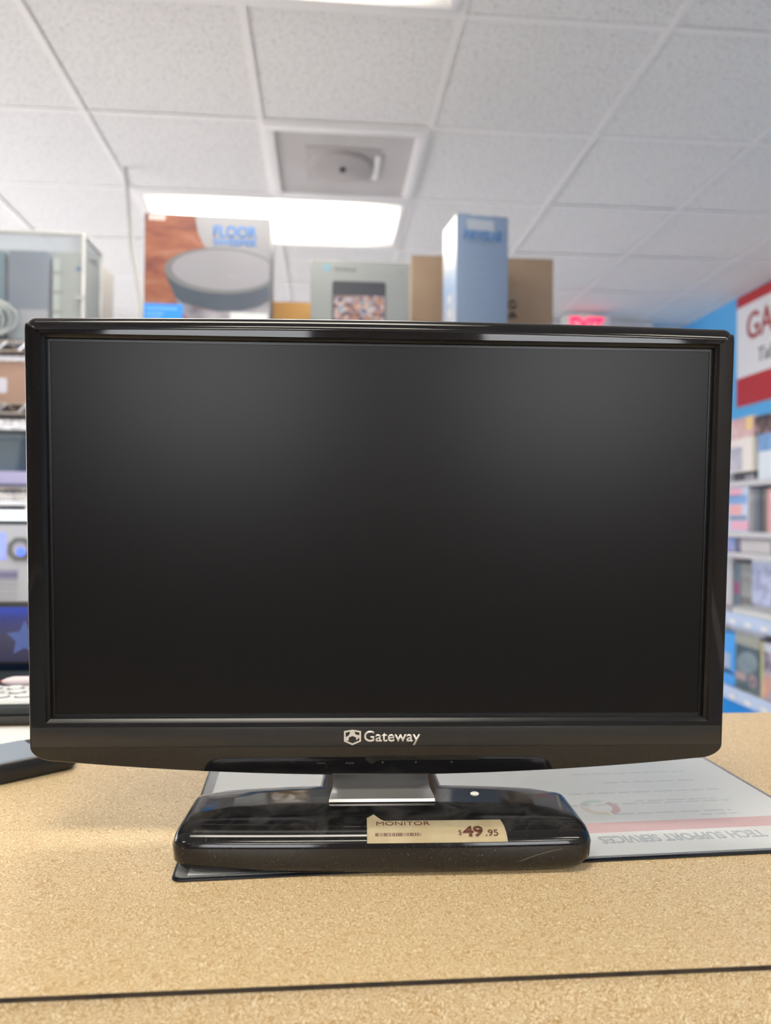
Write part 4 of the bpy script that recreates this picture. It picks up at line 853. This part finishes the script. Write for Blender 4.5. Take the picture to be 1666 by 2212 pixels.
add_tube(bm, [(-0.002+0.004*math.sin(a*1.3), 0.05*math.cos(a*0.6), 0.016+0.014*math.sin(a*0.6)) for a in range(11)], 0.005); finish('loop', bm, clear_mat('clear plastic', (0.85, 0.92, 0.94), 0.2, 0.5), g, 60)
bm = bmesh.new(); add_box(bm, -0.004, 0.004, -0.06, 0.02, 0.0, 0.010, 0.002); finish('clip', bm, mat('shiny teal clip', (0.35, 0.46, 0.50), 0.2), g, 40)
# white keyboards lying on the lower shelf, front row of keys in view
a, b = gy(1690, GXF), gy(1580, GXF)
g = thing('white_keyboard', 'white keyboard lying along the shelf edge above blue rail', 'keyboard', (GXF+0.006, (a+b)/2, GL[1]), 0)
w = (b-a)/2; bm = bmesh.new(); loft(bm, [[(x, y, z+0.10*x) for x, y in rrect(i, 0.15-i, -w+i, w-i, 0.010)] for i, z in ((0.001, 0.0), (0, 0.002), (0, 0.022), (0.002, 0.026))]); finish('case', bm, mat('keyboard white', (0.72, 0.73, 0.74), 0.4), g, 40)
kd = None; nk = int(2*w/0.019)
for i in range(nk):
    for r in range(4):
        if kd is None:
            bm = bmesh.new(); add_box(bm, 0, 0.015, -0.0075, 0.0075, 0, 0.006, 0.0015); o = finish('key', bm, mat('key grey white', (0.66, 0.68, 0.68), 0.45), g, 40); kd = o.data
        else: o = bpy.data.objects.new('key', kd); C.objects.link(o); o.parent = g
        o.location = (0.012+r*0.019, -w+0.019+i*0.019, 0.0275+0.10*(0.012+r*0.019))
    if i > 23: break
zz = GL[0]
M_SKYB = pk('bright sky blue card', (0.07, 0.38, 0.92))
t = shelf_box('sky_blue_box', 'bright sky blue box with pale lower half on the bottom shelf', 1555, 1589, zz+0.075, 0.215, M_SKYB, X=GXF+0.02, dp=0.18, art=[('pale_lower_half', 0.0, 0.72, 0.05, 0.46, pk('lilac grey print', (0.42, 0.50, 0.70))), ('dark_foot', 0.0, 0.72, 0.0, 0.05, pk('dark print', (0.03, 0.035, 0.05)))])
shelf_box('low_blue_box', 'low sky blue box under the taller sky blue box', 1552, 1588, zz, 0.068, M_SKYB, X=GXF+0.015, dp=0.18, art=[('dark_line', 0, 1, 0.9, 1.0, pk('dark print'))])
t = shelf_box('picture_book_box', 'dark teal box printed with a pale round form, bottom shelf', 1590, 1643, zz, 0.305, noisy('dark teal print', [(0.35, (0.07, 0.11, 0.14)), (0.6, (0.14, 0.19, 0.21)), (0.75, (0.20, 0.22, 0.20))], 7), X=GXF+0.02, dp=0.15, art=[('olive_top', 0, 1, 0.80, 1.0, pk('olive grey print', (0.24, 0.27, 0.24))), ('pink_band', 0.0, 0.45, 0.17, 0.30, pk('dusty pink print', (0.46, 0.34, 0.36)))])
hw = (gy(1590, GXF+0.02)-gy(1643, GXF+0.02))/2
prism('round_form', [(max(-hw+0.002, min(hw-0.002, y)), z) for y, z in ellipse(0.0, 0.155, 0.10, 0.058, 28, rad(-12))], -0.0012, -0.0004, noisy('slate round print', [(0.3, (0.20, 0.27, 0.32)), (0.7, (0.28, 0.36, 0.42))], 10), t, 'x')
prism('round_badge', ellipse(-hw*0.45, 0.068, 0.036, 0.036, 24), -0.0018, -0.0010, pk('dusty rose print', (0.36, 0.26, 0.30)), t, 'x'); prism('badge_dot', ellipse(-hw*0.45, 0.062, 0.011, 0.011, 16), -0.0022, -0.0016, pk('dark print'), t, 'x')
shelf_box('white_lid_box', 'flat pale box lying on top of the dark teal box', 1578, 1652, zz+0.305, 0.036, pk('pale lilac card', (0.58, 0.62, 0.74)), X=GXF+0.03, dp=0.14, art=[('lid_line', 0, 1, 0.3, 0.36, pk('grey line'))])
shelf_box('fiery_game_box', 'game box with orange and yellow print at right photo edge, bottom shelf', 1645, 1700, zz, 0.295, noisy('fiery print', [(0.32, (0.14, 0.13, 0.20)), (0.44, (0.45, 0.40, 0.50)), (0.54, (0.72, 0.34, 0.22)), (0.64, (0.80, 0.55, 0.25)), (0.76, (0.80, 0.76, 0.80))], 8), X=GXF-0.005+0.01, dp=0.17, art=[('spine', 0.0, 0.10, 0, 1, noisy('spine print', [(0.4, (0.55, 0.60, 0.20)), (0.6, (0.66, 0.50, 0.40))], 9)), ('white_top', 0.15, 1.0, 0.85, 1.0, pk('pale lilac card'))])
# wall sign
sy0, sy1 = gy(1598, X1), 3.0
sg = thing('wall_sign', 'white wall sign with red bands and red lettering on the blue right wall', 'sign', (X1, 0, 0))
za, zb = CZ+0.712, CZ+1.398
box('board', -0.02, 0, sy1, sy0, za, zb, mat('white sign board', (0.80, 0.80, 0.82), 0.45), sg)
box('red_band', -0.0215, -0.02, sy1, sy0, za, CZ+0.890, mat('sign red', (0.50, 0.03, 0.035), 0.4), sg)
box('red_band', -0.0215, -0.02, sy1, sy0, CZ+1.330, zb, mat('sign red'), sg)
WALL = lambda u, v, k: (-0.02-k, sy0-u, v)
lettering('GAMING', 0.115, 0.88, CZ+1.105, CZ+1.270, WALL, mat('sign red brown', (0.40, 0.05, 0.04), 0.5), sg, 0.003, bold=0.012)
lettering('Tablets', 0.235, 0.56, CZ+0.955, CZ+1.035, WALL, mat('dark grey sign letters', (0.10, 0.11, 0.12), 0.5), sg, 0.003, shear=0.15)
